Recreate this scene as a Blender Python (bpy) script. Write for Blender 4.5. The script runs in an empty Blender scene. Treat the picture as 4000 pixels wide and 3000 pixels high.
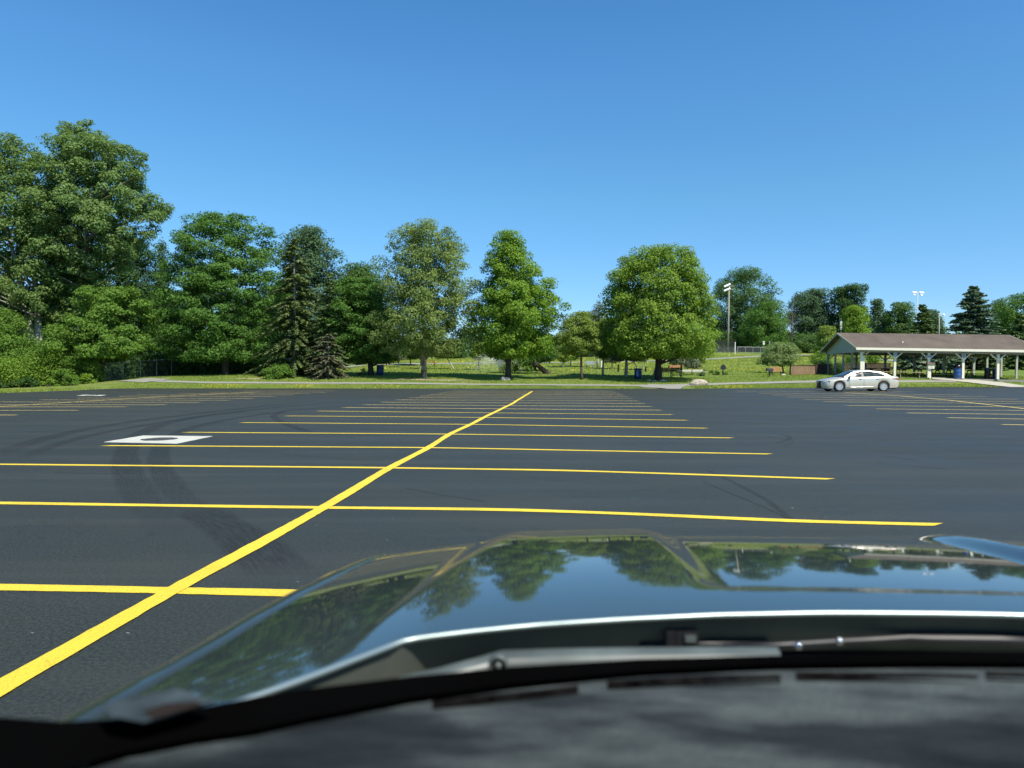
import bpy, bmesh, math, random
import numpy as np
from mathutils import Vector, Matrix
R = math.radians
random.seed(7)
rng = np.random.default_rng(11)
sc = bpy.context.scene
C = sc.collection

# ------------------------------------------------------------------ camera, light, exposure
F, H, HY = 2780.0, 1.39, 1445.0          # focal length in photo pixels, eye height, horizon row
cam = bpy.data.cameras.new('camera')
cam.sensor_width = 9.8
cam.lens = 9.8 * F / 4000
cam.shift_y = -(1500 - HY) / 4000
cam.clip_start = 0.02
cam.clip_end = 3000
cam.dof.use_dof = True
cam.dof.focus_distance = 9.0
cam.dof.aperture_fstop = 1.35
co = bpy.data.objects.new('camera', cam)
C.objects.link(co)
co.location = (0, 0, H)
co.rotation_euler = (R(90), 0, 0)
sc.camera = co

SUN_EL, SUN_AZ = 52.0, 40.0               # azimuth measured from straight behind the camera towards the right
sd = Vector((math.sin(R(SUN_AZ)) * math.cos(R(SUN_EL)), -math.cos(R(SUN_AZ)) * math.cos(R(SUN_EL)), math.sin(R(SUN_EL))))
w = bpy.data.worlds.new("World")
sc.world = w
w.use_nodes = True
nt = w.node_tree
bg = nt.nodes['Background']
sky = nt.nodes.new('ShaderNodeTexSky')
sky.sky_type = 'NISHITA'
sky.sun_disc = False
sky.sun_elevation = R(SUN_EL)
sky.sun_rotation = math.atan2(sd.x, sd.y)
sky.altitude = 200
sky.air_density = 0.95
sky.dust_density = 0.1
sky.ozone_density = 2.2
hs_ = nt.nodes.new('ShaderNodeHueSaturation'); hs_.inputs['Saturation'].default_value = 1.29; hs_.inputs['Hue'].default_value = 0.497
nt.links.new(sky.outputs[0], hs_.inputs['Color']); 
gtc = nt.nodes.new('ShaderNodeTexCoord'); gsp = nt.nodes.new('ShaderNodeSeparateXYZ'); nt.links.new(gtc.outputs['Generated'], gsp.inputs[0])
grp = nt.nodes.new('ShaderNodeValToRGB')                 # the clear dry air of the photo: less milky towards the horizon
while len(grp.color_ramp.elements) < 4: grp.color_ramp.elements.new(0.5)
for e_, (p_, c_) in zip(grp.color_ramp.elements, ((0.0, (.46, .60, .80)), (0.09, (.52, .66, .84)), (0.23, (.80, .88, .86)), (0.38, (1, 1, 1)))): e_.position = p_; e_.color = (*c_, 1)
nt.links.new(gsp.outputs[2], grp.inputs[0])
gmx = nt.nodes.new('ShaderNodeMix'); gmx.data_type = 'RGBA'; gmx.blend_type = 'MULTIPLY'; gmx.inputs[0].default_value = 1.0
nt.links.new(hs_.outputs[0], gmx.inputs[6]); nt.links.new(grp.outputs[0], gmx.inputs[7]); nt.links.new(gmx.outputs[2], bg.inputs[0])
bg.inputs[1].default_value = 0.145
sl = bpy.data.lights.new('sun', 'SUN')
sl.energy = 5.0
sl.angle = R(0.5)
sl.color = (1.0, 0.94, 0.84)
so = bpy.data.objects.new('sun', sl)
C.objects.link(so)
so.rotation_euler = sd.to_track_quat('Z', 'Y').to_euler()
sc.view_settings.view_transform = 'Standard'
sc.view_settings.look = 'None'
sc.view_settings.exposure = 0.38
sc.view_settings.gamma = 1.0

# ------------------------------------------------------------------ helpers
def P(px, py, Y):
    return Vector(((px - 2000) / F * Y, Y, H - (py - HY) / F * Y))
def flat(px, py, z=0.0):
    Y = F * (H - z) / (py - HY)
    return Vector(((px - 2000) / F * Y, Y, z))

def tag(o, label=None, cat=None, group=None, kind=None):
    if label: o['label'] = label
    if cat: o['category'] = cat
    if group: o['group'] = group
    if kind: o['kind'] = kind
    return o
def empty(name, loc, rot=(0, 0, 0)):
    o = bpy.data.objects.new(name, None)
    C.objects.link(o)
    o.location = loc
    o.rotation_euler = rot
    o.empty_display_size = 0.2
    return o
def meshobj(name, V, Fc, m, parent=None, smooth=False):
    me = bpy.data.meshes.new(name)
    V = np.asarray(V, dtype=np.float32).reshape(-1, 3)
    if isinstance(Fc, np.ndarray):
        nf, k = Fc.shape
        me.vertices.add(len(V)); me.vertices.foreach_set('co', V.ravel())
        me.loops.add(nf * k); me.loops.foreach_set('vertex_index', Fc.astype(np.int32).ravel())
        me.polygons.add(nf)
        me.polygons.foreach_set('loop_start', np.arange(0, nf * k, k, dtype=np.int32))
        try: me.polygons.foreach_set('loop_total', np.full(nf, k, dtype=np.int32))
        except Exception: pass
        me.update(calc_edges=True)
    else:
        me.from_pydata(V.tolist(), [], Fc)
        me.update()
    if smooth:
        me.polygons.foreach_set('use_smooth', [True] * len(me.polygons))
    mats = m if isinstance(m, (list, tuple)) else [m]
    for mm in mats: me.materials.append(mm)
    o = bpy.data.objects.new(name, me)
    C.objects.link(o)
    if parent: o.parent = parent
    return o

class MB:
    def __init__(s): s.v = []; s.f = []
    def add(s, v, f):
        n = len(s.v)
        s.v += [tuple(p) for p in v]
        s.f += [tuple(i + n for i in q) for q in f]
        return s
    def box(s, c, d, rz=0, ry=0, rx=0, taper=1.0, M=None):
        x, y, z = d[0] / 2, d[1] / 2, d[2] / 2
        t = taper
        v = [(-x, -y, -z), (x, -y, -z), (x, y, -z), (-x, y, -z), (-x * t, -y * t, z), (x * t, -y * t, z), (x * t, y * t, z), (-x * t, y * t, z)]
        m = Matrix.Translation(c) @ Matrix.Rotation(rz, 4, 'Z') @ Matrix.Rotation(ry, 4, 'Y') @ Matrix.Rotation(rx, 4, 'X')
        v = [m @ Vector(p) for p in v]
        return s.add(v, [(0, 3, 2, 1), (4, 5, 6, 7), (0, 1, 5, 4), (1, 2, 6, 5), (2, 3, 7, 6), (3, 0, 4, 7)])
    def tube(s, pts, rad, n=8, cap=True):
        pts = [Vector(p) for p in pts]
        if not isinstance(rad, (list, tuple)): rad = [rad] * len(pts)
        rings = []
        up = None
        for i, p in enumerate(pts):
            d = (pts[min(i + 1, len(pts) - 1)] - pts[max(i - 1, 0)])
            if d.length < 1e-9: d = Vector((0, 0, 1))
            d.normalize()
            if up is None:
                up = Vector((0, 0, 1)) if abs(d.z) < 0.9 else Vector((1, 0, 0))
            a = d.cross(up)
            if a.length < 1e-6: a = d.orthogonal()
            a.normalize(); b = d.cross(a).normalized(); up = -b if False else up
            rings.append([p + (a * math.cos(2 * math.pi * k / n) + b * math.sin(2 * math.pi * k / n)) * rad[i] for k in range(n)])
        v = [q for r in rings for q in r]
        f = []
        for i in range(len(pts) - 1):
            for k in range(n):
                k2 = (k + 1) % n
                f.append((i * n + k, i * n + k2, (i + 1) * n + k2, (i + 1) * n + k))
        if cap:
            f.append(tuple(range(n))[::-1])
            f.append(tuple((len(pts) - 1) * n + k for k in range(n)))
        return s.add(v, f)
    def lathe(s, prof, c=(0, 0, 0), n=20, axis='Z', cap=True):
        v = []
        for r, z in prof:
            for k in range(n):
                a = 2 * math.pi * k / n
                p = (r * math.cos(a), r * math.sin(a), z)
                if axis == 'Y': p = (p[0], p[2], p[1])
                v.append((p[0] + c[0], p[1] + c[1], p[2] + c[2]))
        f = []
        for i in range(len(prof) - 1):
            for k in range(n):
                k2 = (k + 1) % n
                f.append((i * n + k, i * n + k2, (i + 1) * n + k2, (i + 1) * n + k))
        if cap: f.append(tuple(range(n))[::-1]); f.append(tuple((len(prof) - 1) * n + k for k in range(n)))
        return s.add(v, f)
    def grid(s, rows):
        n = len(rows[0])
        v = [p for r in rows for p in r]
        f = [(i * n + j, i * n + j + 1, (i + 1) * n + j + 1, (i + 1) * n + j) for i in range(len(rows) - 1) for j in range(n - 1)]
        return s.add(v, f)
    def prism(s, poly, off):
        n = len(poly); off = Vector(off)
        a = [Vector(p) for p in poly]; b = [p + off for p in a]
        f = [tuple(range(n))[::-1], tuple(range(n, 2 * n))] + [(i, (i + 1) % n, (i + 1) % n + n, i + n) for i in range(n)]
        return s.add(a + b, f)
    def build(s, name, m, parent=None, smooth=False, fix=True):
        o = meshobj(name, s.v, s.f, m, parent, smooth)
        if fix:
            bm = bmesh.new(); bm.from_mesh(o.data)
            bmesh.ops.recalc_face_normals(bm, faces=bm.faces)
            bm.to_mesh(o.data); bm.free()
            if smooth: o.data.polygons.foreach_set('use_smooth', [True] * len(o.data.polygons))
        return o

# ------------------------------------------------------------------ materials
def newmat(name):
    m = bpy.data.materials.new(name); m.use_nodes = True
    return m, m.node_tree, m.node_tree.nodes['Principled BSDF']
def N(nt, t, **kw):
    n = nt.nodes.new(t)
    for k, v in kw.items():
        if k.startswith('i_'): n.inputs[int(k[2:]) if k[2:].isdigit() else k[2:]].default_value = v
        else: setattr(n, k, v)
    return n
def L(nt, a, b): nt.links.new(a, b)
def ramp(nt, fac, stops):
    r = nt.nodes.new('ShaderNodeValToRGB')
    while len(r.color_ramp.elements) < len(stops): r.color_ramp.elements.new(0.5)
    for e, (p, c) in zip(r.color_ramp.elements, stops):
        e.position = p; e.color = (c[0], c[1], c[2], 1) if not isinstance(c, (int, float)) else (c, c, c, 1)
    L(nt, fac, r.inputs[0])
    return r.outputs[0]
def noise(nt, scale, detail=4, rough=0.55, coord='Object', sc3=None, dist=0.0):
    tc = nt.nodes.new('ShaderNodeTexCoord')
    src = tc.outputs[coord]
    if sc3:
        mp = nt.nodes.new('ShaderNodeMapping'); mp.inputs['Scale'].default_value = sc3
        L(nt, src, mp.inputs[0]); src = mp.outputs[0]
    n = nt.nodes.new('ShaderNodeTexNoise')
    n.inputs['Scale'].default_value = scale; n.inputs['Detail'].default_value = detail
    n.inputs['Roughness'].default_value = rough; n.inputs['Distortion'].default_value = dist
    L(nt, src, n.inputs['Vector'])
    return n.outputs['Fac']
def mixc(nt, fac, a, b, mode='MIX'):
    m = nt.nodes.new('ShaderNodeMix'); m.data_type = 'RGBA'; m.blend_type = mode
    for s, v in ((m.inputs[0], fac), (m.inputs[6], a), (m.inputs[7], b)):
        if hasattr(v, 'is_linked') or hasattr(v, 'links'): L(nt, v, s)
        elif isinstance(v, (int, float)): s.default_value = v
        else: s.default_value = (v[0], v[1], v[2], 1)
    return m.outputs[2]
def math_(nt, op, a, b=0.5, clamp=False):
    m = nt.nodes.new('ShaderNodeMath'); m.operation = op; m.use_clamp = clamp
    for s, v in ((m.inputs[0], a), (m.inputs[1], b)):
        if isinstance(v, (int, float)): s.default_value = v
        else: L(nt, v, s)
    return m.outputs[0]
def bump(nt, bsdf, h, strength=0.3, dist=0.02):
    b = nt.nodes.new('ShaderNodeBump'); b.inputs['Strength'].default_value = strength; b.inputs['Distance'].default_value = dist
    L(nt, h, b.inputs['Height']); L(nt, b.outputs[0], bsdf.inputs['Normal'])
def simple(name, col, rough=0.6, metal=0.0, var=0.15, scale=6, coat=0.0, bmp=0.0, spec=0.5, sc3=None):
    m, nt, b = newmat(name)
    n = noise(nt, scale, sc3=sc3)
    c0 = tuple(x * (1 - var) for x in col); c1 = tuple(min(1, x * (1 + var)) for x in col)
    L(nt, ramp(nt, n, [(0.3, c0), (0.7, c1)]), b.inputs['Base Color'])
    b.inputs['Roughness'].default_value = rough; b.inputs['Metallic'].default_value = metal
    b.inputs['Coat Weight'].default_value = coat; b.inputs['Specular IOR Level'].default_value = spec
    if bmp: bump(nt, b, n, bmp, 0.01)
    return m

def leafmat(name, dark, light, trans=0.35, rough=0.55, patch=0.35):
    dark = (dark[0] * 1.50, dark[1] * 1.42, dark[2] * 1.3); light = (light[0] * 1.66, light[1] * 1.56, light[2] * 1.5)
    m, nt, b = newmat(name)
    geo = nt.nodes.new('ShaderNodeNewGeometry')
    n = noise(nt, patch, 3)
    fac = math_(nt, 'ADD', math_(nt, 'MULTIPLY', geo.outputs['Random Per Island'], 0.6), math_(nt, 'MULTIPLY', n, 0.55))
    col = ramp(nt, fac, [(0.15, dark), (0.95, light)])
    L(nt, col, b.inputs['Base Color'])
    b.inputs['Roughness'].default_value = rough + .1
    b.inputs['Specular IOR Level'].default_value = 0.22
    t = nt.nodes.new('ShaderNodeBsdfTranslucent')
    tcol = mixc(nt, 0.5, col, (light[0] * 1.3, light[1] * 1.4, light[2] * 0.5))
    L(nt, tcol, t.inputs[0])
    mx = nt.nodes.new('ShaderNodeMixShader'); mx.inputs[0].default_value = trans
    L(nt, b.outputs[0], mx.inputs[1]); L(nt, t.outputs[0], mx.inputs[2])
    L(nt, mx.outputs[0], nt.nodes['Material Output'].inputs[0])
    return m
M = {}
M['oak'] = leafmat('leaf_oak', (0.030, 0.078, 0.014), (0.085, 0.175, 0.032))
M['poplar'] = leafmat('leaf_poplar', (0.038, 0.088, 0.020), (0.140, 0.215, 0.070), rough=0.4)
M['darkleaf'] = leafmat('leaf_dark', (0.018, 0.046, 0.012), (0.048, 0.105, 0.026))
M['maple'] = leafmat('leaf_maple', (0.052, 0.118, 0.012), (0.155, 0.260, 0.030))
M['bigmaple'] = leafmat('leaf_round', (0.050, 0.112, 0.013), (0.165, 0.255, 0.034))
M['sycamore'] = leafmat('leaf_sycamore', (0.060, 0.105, 0.026), (0.170, 0.235, 0.070))
M['lime'] = leafmat('leaf_lime', (0.065, 0.130, 0.014), (0.155, 0.250, 0.030))
M['locust'] = leafmat('leaf_locust', (0.075, 0.125, 0.022), (0.175, 0.245, 0.050))
M['walnut'] = leafmat('leaf_walnut', (0.040, 0.095, 0.014), (0.110, 0.200, 0.032))
M['willow'] = leafmat('leaf_willow', (0.090, 0.145, 0.050), (0.200, 0.270, 0.110))
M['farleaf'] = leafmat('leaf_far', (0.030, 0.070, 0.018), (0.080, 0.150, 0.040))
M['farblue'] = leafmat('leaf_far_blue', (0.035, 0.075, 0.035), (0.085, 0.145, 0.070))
M['shrub'] = leafmat('leaf_shrub', (0.050, 0.110, 0.014), (0.150, 0.250, 0.035))
M['spruce'] = leafmat('needle_olive', (0.036, 0.066, 0.016), (0.090, 0.130, 0.040), trans=0.12)
M['deadspruce'] = leafmat('needle_brown', (0.040, 0.048, 0.022), (0.095, 0.108, 0.058), trans=0.1)
M['bluespruce'] = leafmat('needle_blue', (0.045, 0.085, 0.055), (0.125, 0.185, 0.120), trans=0.12)
M['greenspruce'] = leafmat('needle_green', (0.040, 0.078, 0.026), (0.110, 0.170, 0.060), trans=0.12)
M['pine'] = leafmat('needle_pine', (0.050, 0.075, 0.040), (0.130, 0.160, 0.090), trans=0.12)
M['bark'] = simple('bark', (0.085, 0.068, 0.050), 0.9, var=0.4, scale=7, bmp=0.6, sc3=(1, 1, 0.3))
M['darkbark'] = simple('bark_dark', (0.045, 0.036, 0.028), 0.9, var=0.4, scale=7, bmp=0.6, sc3=(1, 1, 0.3))
M['palebark'] = simple('bark_pale', (0.36, 0.35, 0.30), 0.85, var=0.3, scale=5, bmp=0.3)
def syc_bark():
    m, nt, b = newmat('bark_mottled')
    n = noise(nt, 3.2, 3, 0.6, sc3=(1, 1, 0.6))
    L(nt, ramp(nt, n, [(0.40, (0.10, 0.075, 0.05)), (0.47, (0.19, 0.155, 0.11)), (0.6, (0.42, 0.38, 0.30))]), b.inputs['Base Color'])
    b.inputs['Roughness'].default_value = 0.85
    return m
M['sycbark'] = syc_bark()
M['white'] = simple('white_paint', (0.78, 0.76, 0.66), 0.6, var=0.05, scale=3)
M['shadedcream'] = simple('shaded_cream_paint', (0.42, 0.43, 0.35), 0.75, var=0.08, scale=2)  # green-grey copy of the cream paint, shade of side and back parts in its colour
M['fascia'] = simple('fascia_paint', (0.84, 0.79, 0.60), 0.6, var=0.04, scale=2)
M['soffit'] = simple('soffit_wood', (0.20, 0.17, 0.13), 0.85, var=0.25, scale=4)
M['black'] = simple('black_metal', (0.012, 0.013, 0.015), 0.45, var=0.2)
M['blue'] = simple('blue_plastic', (0.020, 0.085, 0.26), 0.45, var=0.2, scale=3)
M['darkblue'] = simple('dark_blue_drum', (0.010, 0.030, 0.110), 0.45, var=0.3, scale=4)
M['paleblue'] = simple('pale_blue_paint', (0.10, 0.22, 0.45), 0.5)  # paler blue than the drum body
M['galv'] = simple('galvanised', (0.33, 0.35, 0.35), 0.5, metal=0.3, var=0.15)
M['tablewood'] = simple('brown_stained_boards', (0.055, 0.035, 0.024), 0.75, var=0.35, scale=5, sc3=(1, 8, 8))
M['sunlitwood'] = simple('sunlit_board', (0.52, 0.40, 0.24), 0.8, var=0.2, scale=5)  # pale copy of the table boards, sunlight put into the colour
M['fencewood'] = simple('weathered_boards', (0.26, 0.165, 0.095), 0.9, var=0.35, scale=4, sc3=(2, 2, 0.4))
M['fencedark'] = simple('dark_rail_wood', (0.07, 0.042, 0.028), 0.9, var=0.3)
M['orangewood'] = simple('orange_boards', (0.42, 0.20, 0.09), 0.8, var=0.2, scale=5)
M['redwood'] = simple('red_boards', (0.30, 0.10, 0.06), 0.8, var=0.2, scale=5)
M['poleswood'] = simple('weathered_pole', (0.34, 0.29, 0.22), 0.85, var=0.2, scale=2, sc3=(4, 4, 0.4))
M['steelpole'] = simple('steel_pole', (0.45, 0.50, 0.48), 0.5, var=0.1)
M['lampwhite'] = simple('floodlight_shell', (0.85, 0.87, 0.88), 0.35, var=0.03)
M['signgrey'] = simple('sign_plate', (0.42, 0.50, 0.50), 0.6, var=0.1)
M['signblack'] = simple('sign_print', (0.03, 0.04, 0.06), 0.6)
M['yellow_sign'] = simple('yellow_plate', (0.55, 0.36, 0.03), 0.6, var=0.1)
M['stonepatch'] = simple('pale_stone', (0.42, 0.38, 0.30), 0.9, var=0.3, scale=4, bmp=0.3)

def asphalt_mat():
    m, nt, b = newmat('sealed_asphalt')
    big = noise(nt, 0.12, 4, 0.6)
    mid = noise(nt, 1.3, 5, 0.6, sc3=(0.35, 1, 1))
    fine = noise(nt, 48, 5, 0.75)
    agg = noise(nt, 150, 2, 0.6)
    c = ramp(nt, big, [(0.3, (0.036, 0.044, 0.034)), (0.7, (0.053, 0.063, 0.048))])
    c = mixc(nt, math_(nt, 'MULTIPLY', ramp(nt, mid, [(0.45, 0), (0.75, 1)]), 0.4), c, (0.056, 0.060, 0.050))
    c = mixc(nt, ramp(nt, fine, [(0.42, 0.75), (0.60, 0.0)]), c, (0.013, 0.014, 0.014))
    c = mixc(nt, math_(nt, 'MULTIPLY', ramp(nt, agg, [(0.62, 0), (0.72, 1)]), 0.7), c, (0.12, 0.125, 0.11))
    # seams, scuffs and thin cracks where the coat has worn
    wv = noise(nt, 0.33, 6, 0.62, dist=1.2)
    crack = math_(nt, 'ABSOLUTE', math_(nt, 'SUBTRACT', wv, 0.5))
    cr = ramp(nt, crack, [(0.0, 1), (0.0030, 0)])
    gate = ramp(nt, noise(nt, 0.16, 2), [(0.46, 0), (0.56, 1)])
    c = mixc(nt, math_(nt, 'MULTIPLY', math_(nt, 'MULTIPLY', cr, gate), 0.6), c, (0.011, 0.012, 0.013))
    # squeegee streaks of the sealer, oil spots
    sq = noise(nt, 0.9, 5, 0.6, sc3=(0.12, 1.6, 1), dist=0.4)
    c = mixc(nt, math_(nt, 'MULTIPLY', ramp(nt, sq, [(0.46, 0), (0.66, 1)]), 0.35), c, (0.062, 0.066, 0.054))
    oil = ramp(nt, noise(nt, 0.55, 4, 0.7, dist=0.5), [(0.68, 0), (0.74, 0.65)])
    c = mixc(nt, oil, c, (0.014, 0.015, 0.014))
    speck = ramp(nt, noise(nt, 14, 1, 0.5), [(0.80, 0), (0.815, 1)])
    c = mixc(nt, speck, c, (0.22, 0.22, 0.19))
    L(nt, c, b.inputs['Base Color'])
    rr = ramp(nt, noise(nt, 0.5, 5, 0.6), [(0.3, 0.50), (0.7, 0.68)])
    L(nt, rr, b.inputs['Roughness'])
    b.inputs['Specular IOR Level'].default_value = 0.36
    h = math_(nt, 'ADD', fine, math_(nt, 'MULTIPLY', agg, 0.5))
    bump(nt, b, h, 0.9, 0.006)
    return m
M['asphalt'] = asphalt_mat()
def paint_mat(name, col, worn=0.35, top=0.0):
    m, nt, b = newmat(name)
    n1 = noise(nt, 55, 5, 0.75); n2 = noise(nt, 1.1, 3); n3 = noise(nt, 130, 3, 0.7)
    c = ramp(nt, n2, [(0.3, tuple(x * 0.88 for x in col)), (0.7, col)])
    c = mixc(nt, ramp(nt, n3, [(0.38, 0.8), (0.60, 0)]), c, (col[0] * .80, col[1] * .66, col[2] * .7))
    f = ramp(nt, math_(nt, 'ADD', math_(nt, 'MULTIPLY', n1, 0.8), math_(nt, 'MULTIPLY', n2, 0.25)), [(0.36, worn), (0.46, 0)])
    c = mixc(nt, f, c, (0.10, 0.075, 0.02))
    L(nt, c, b.inputs['Base Color']); b.inputs['Roughness'].default_value = 0.75
    bump(nt, b, math_(nt, 'ADD', n1, n3), 0.8, 0.005)
    return m
M['yellow'] = paint_mat('yellow_line_paint', (0.88, 0.68, 0.045), 0.8)
M['palepaint'] = paint_mat('pale_line_paint', (0.86, 0.70, 0.22), 0.15)
def concrete_mat(name, col):
    m, nt, b = newmat(name)
    n = noise(nt, 2.2, 6, 0.65); f = noise(nt, 60, 2)
    c = ramp(nt, n, [(0.3, tuple(x * 0.82 for x in col)), (0.7, col)])
    c = mixc(nt, ramp(nt, f, [(0.4, 0.35), (0.6, 0)]), c, tuple(x * 0.6 for x in col))
    L(nt, c, b.inputs['Base Color']); b.inputs['Roughness'].default_value = 0.9
    bump(nt, b, f, 0.3, 0.003)
    return m
M['pad'] = concrete_mat('pad_concrete', (0.60, 0.60, 0.50))
M['walk'] = concrete_mat('walkway_concrete', (0.50, 0.47, 0.37))
M['path'] = concrete_mat('path_asphalt_grey', (0.32, 0.31, 0.26))
M['farpath'] = concrete_mat('far_path_grey', (0.33, 0.33, 0.28))
def tyre_mat():
    m, nt, b = newmat('tyre_mark_rubber')
    uv = nt.nodes.new('ShaderNodeUVMap'); sp = nt.nodes.new('ShaderNodeSeparateXYZ'); L(nt, uv.outputs[0], sp.inputs[0])
    edge = math_(nt, 'MULTIPLY', math_(nt, 'MULTIPLY', sp.outputs[0], math_(nt, 'SUBTRACT', 1.0, sp.outputs[0])), 4.0)
    mp = nt.nodes.new('ShaderNodeMapping'); mp.inputs['Scale'].default_value = (9, 1.2, 1); L(nt, uv.outputs[0], mp.inputs[0])
    n = nt.nodes.new('ShaderNodeTexNoise'); n.inputs['Scale'].default_value = 3; n.inputs['Detail'].default_value = 5; L(nt, mp.outputs[0], n.inputs['Vector'])
    endf = ramp(nt, math_(nt, 'MULTIPLY', math_(nt, 'MULTIPLY', sp.outputs[2], math_(nt, 'SUBTRACT', 1.0, sp.outputs[2])), 4.0), [(0, 0), (0.5, 1)])
    v2 = nt.nodes.new('ShaderNodeAttribute'); v2.attribute_name = 'along'
    endf = ramp(nt, math_(nt, 'MULTIPLY', math_(nt, 'MULTIPLY', v2.outputs['Fac'], math_(nt, 'SUBTRACT', 1.0, v2.outputs['Fac'])), 4.0), [(0, 0), (0.55, 1)])
    a = math_(nt, 'MULTIPLY', math_(nt, 'MULTIPLY', ramp(nt, edge, [(0, 0), (0.5, 1)]), ramp(nt, n.outputs['Fac'], [(0.3, 0.1), (0.65, 1)])), math_(nt, 'MULTIPLY', endf, 0.34))
    b.inputs['Base Color'].default_value = (0.014, 0.015, 0.016, 1); b.inputs['Roughness'].default_value = 0.75
    L(nt, a, b.inputs['Alpha'])
    return m
M['tyre_mark'] = tyre_mat()

def grass_mat():
    m, nt, b = newmat('park_grass')
    tc = nt.nodes.new('ShaderNodeTexCoord')
    sp = nt.nodes.new('ShaderNodeSeparateXYZ'); L(nt, tc.outputs['Object'], sp.inputs[0])
    n1 = noise(nt, 0.22, 5, 0.6, sc3=(0.45, 1, 1)); n2 = noise(nt, 1.6, 5, 0.65, sc3=(0.5, 1, 1)); n3 = noise(nt, 9, 3, 0.7)
    c = ramp(nt, n1, [(0.3, (0.150, 0.230, 0.045)), (0.5, (0.200, 0.280, 0.055)), (0.7, (0.260, 0.310, 0.070))])
    c = mixc(nt, ramp(nt, n2, [(0.35, 0.5), (0.6, 0)]), c, (0.095, 0.165, 0.025))
    c = mixc(nt, ramp(nt, n3, [(0.35, 0.35), (0.6, 0.0)]), c, (0.07, 0.12, 0.02))
    # straw-coloured worn strip near the lot and yellow flowers up the hill
    near = ramp(nt, math_(nt, 'DIVIDE', sp.outputs[1], 200), [(0.285, 1), (0.325, 0)])
    straw = math_(nt, 'MULTIPLY', near, ramp(nt, noise(nt, 0.5, 5, 0.65, sc3=(0.4, 1, 1)), [(0.45, 0), (0.68, 0.75)]))
    c = mixc(nt, straw, c, (0.30, 0.29, 0.10))
    hill = ramp(nt, math_(nt, 'DIVIDE', sp.outputs[1], 200), [(0.36, 0), (0.43, 1)])
    fl = math_(nt, 'MULTIPLY', hill, ramp(nt, noise(nt, 0.30, 6, 0.72, sc3=(0.25, 0.8, 1)), [(0.47, 0), (0.64, 0.8)]))
    c = mixc(nt, fl, c, (0.40, 0.37, 0.040))
    L(nt, c, b.inputs['Base Color']); b.inputs['Roughness'].default_value = 0.9
    b.inputs['Specular IOR Level'].default_value = 0.15
    bump(nt, b, math_(nt, 'ADD', n3, noise(nt, 30, 3)), 0.7, 0.12)
    return m
M['grass'] = grass_mat()
M['blade'] = leafmat('grass_blades', (0.105, 0.160, 0.026), (0.185, 0.235, 0.046), trans=0.3, patch=0.6)
M['flower'] = simple('yellow_petals', (0.70, 0.55, 0.03), 0.7, var=0.15)
def shingle():
    m, nt, b = newmat('brown_shingles')
    n1 = noise(nt, 0.7, 5, 0.6, sc3=(1, 0.5, 1)); n2 = noise(nt, 7, 4, 0.7, sc3=(0.6, 3, 3))
    c = ramp(nt, n1, [(0.3, (0.108, 0.082, 0.054)), (0.7, (0.178, 0.138, 0.094))])
    c = mixc(nt, ramp(nt, n2, [(0.4, 0.5), (0.62, 0)]), c, (0.075, 0.058, 0.050))
    L(nt, c, b.inputs['Base Color']); b.inputs['Roughness'].default_value = 0.92
    tc = nt.nodes.new('ShaderNodeTexCoord')
    br = nt.nodes.new('ShaderNodeTexBrick'); br.inputs['Scale'].default_value = 3.0; br.inputs['Mortar Size'].default_value = 0.03
    L(nt, tc.outputs['Object'], br.inputs[0])
    bump(nt, b, math_(nt, 'ADD', br.outputs['Fac'], n2), 0.4, 0.02)
    return m
M['shingle'] = shingle()
def boulder_mat():
    m, nt, b = newmat('boulder_stone')
    n1 = noise(nt, 2.2, 5, 0.6); n2 = noise(nt, 12, 5, 0.7)
    c = ramp(nt, n1, [(0.38, (0.62, 0.56, 0.40)), (0.52, (0.50, 0.44, 0.32)), (0.66, (0.28, 0.21, 0.16))])
    c = mixc(nt, ramp(nt, n2, [(0.4, 0.5), (0.6, 0)]), c, (0.15, 0.13, 0.10))
    L(nt, c, b.inputs['Base Color']); b.inputs['Roughness'].default_value = 0.9
    bump(nt, b, n2, 0.6, 0.04)
    return m
M['boulder'] = boulder_mat()
def netting(name, col, scale=14, thick=0.16):
    m, nt, b = newmat(name)
    tc = nt.nodes.new('ShaderNodeTexCoord')
    uv = nt.nodes.new('ShaderNodeUVMap'); sp = nt.nodes.new('ShaderNodeSeparateXYZ'); L(nt, uv.outputs[0], sp.inputs[0])
    def diag(sgn):
        s = math_(nt, 'ADD', math_(nt, 'MULTIPLY', sp.outputs[0], scale), math_(nt, 'MULTIPLY', sp.outputs[1], scale * sgn))
        fr = math_(nt, 'ABSOLUTE', math_(nt, 'SUBTRACT', math_(nt, 'FRACT', s, 0), 0.5))
        return math_(nt, 'LESS_THAN', fr, thick / 2)
    a = math_(nt, 'MAXIMUM', diag(1), diag(-1))
    b.inputs['Base Color'].default_value = (*col, 1); b.inputs['Roughness'].default_value = 0.5
    L(nt, a, b.inputs['Alpha'])
    return m
M['net'] = netting('chain_link_wire', (0.13, 0.14, 0.14))
M['netdark'] = netting('chain_link_weathered', (0.045, 0.055, 0.055), 12, 0.18)

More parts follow.
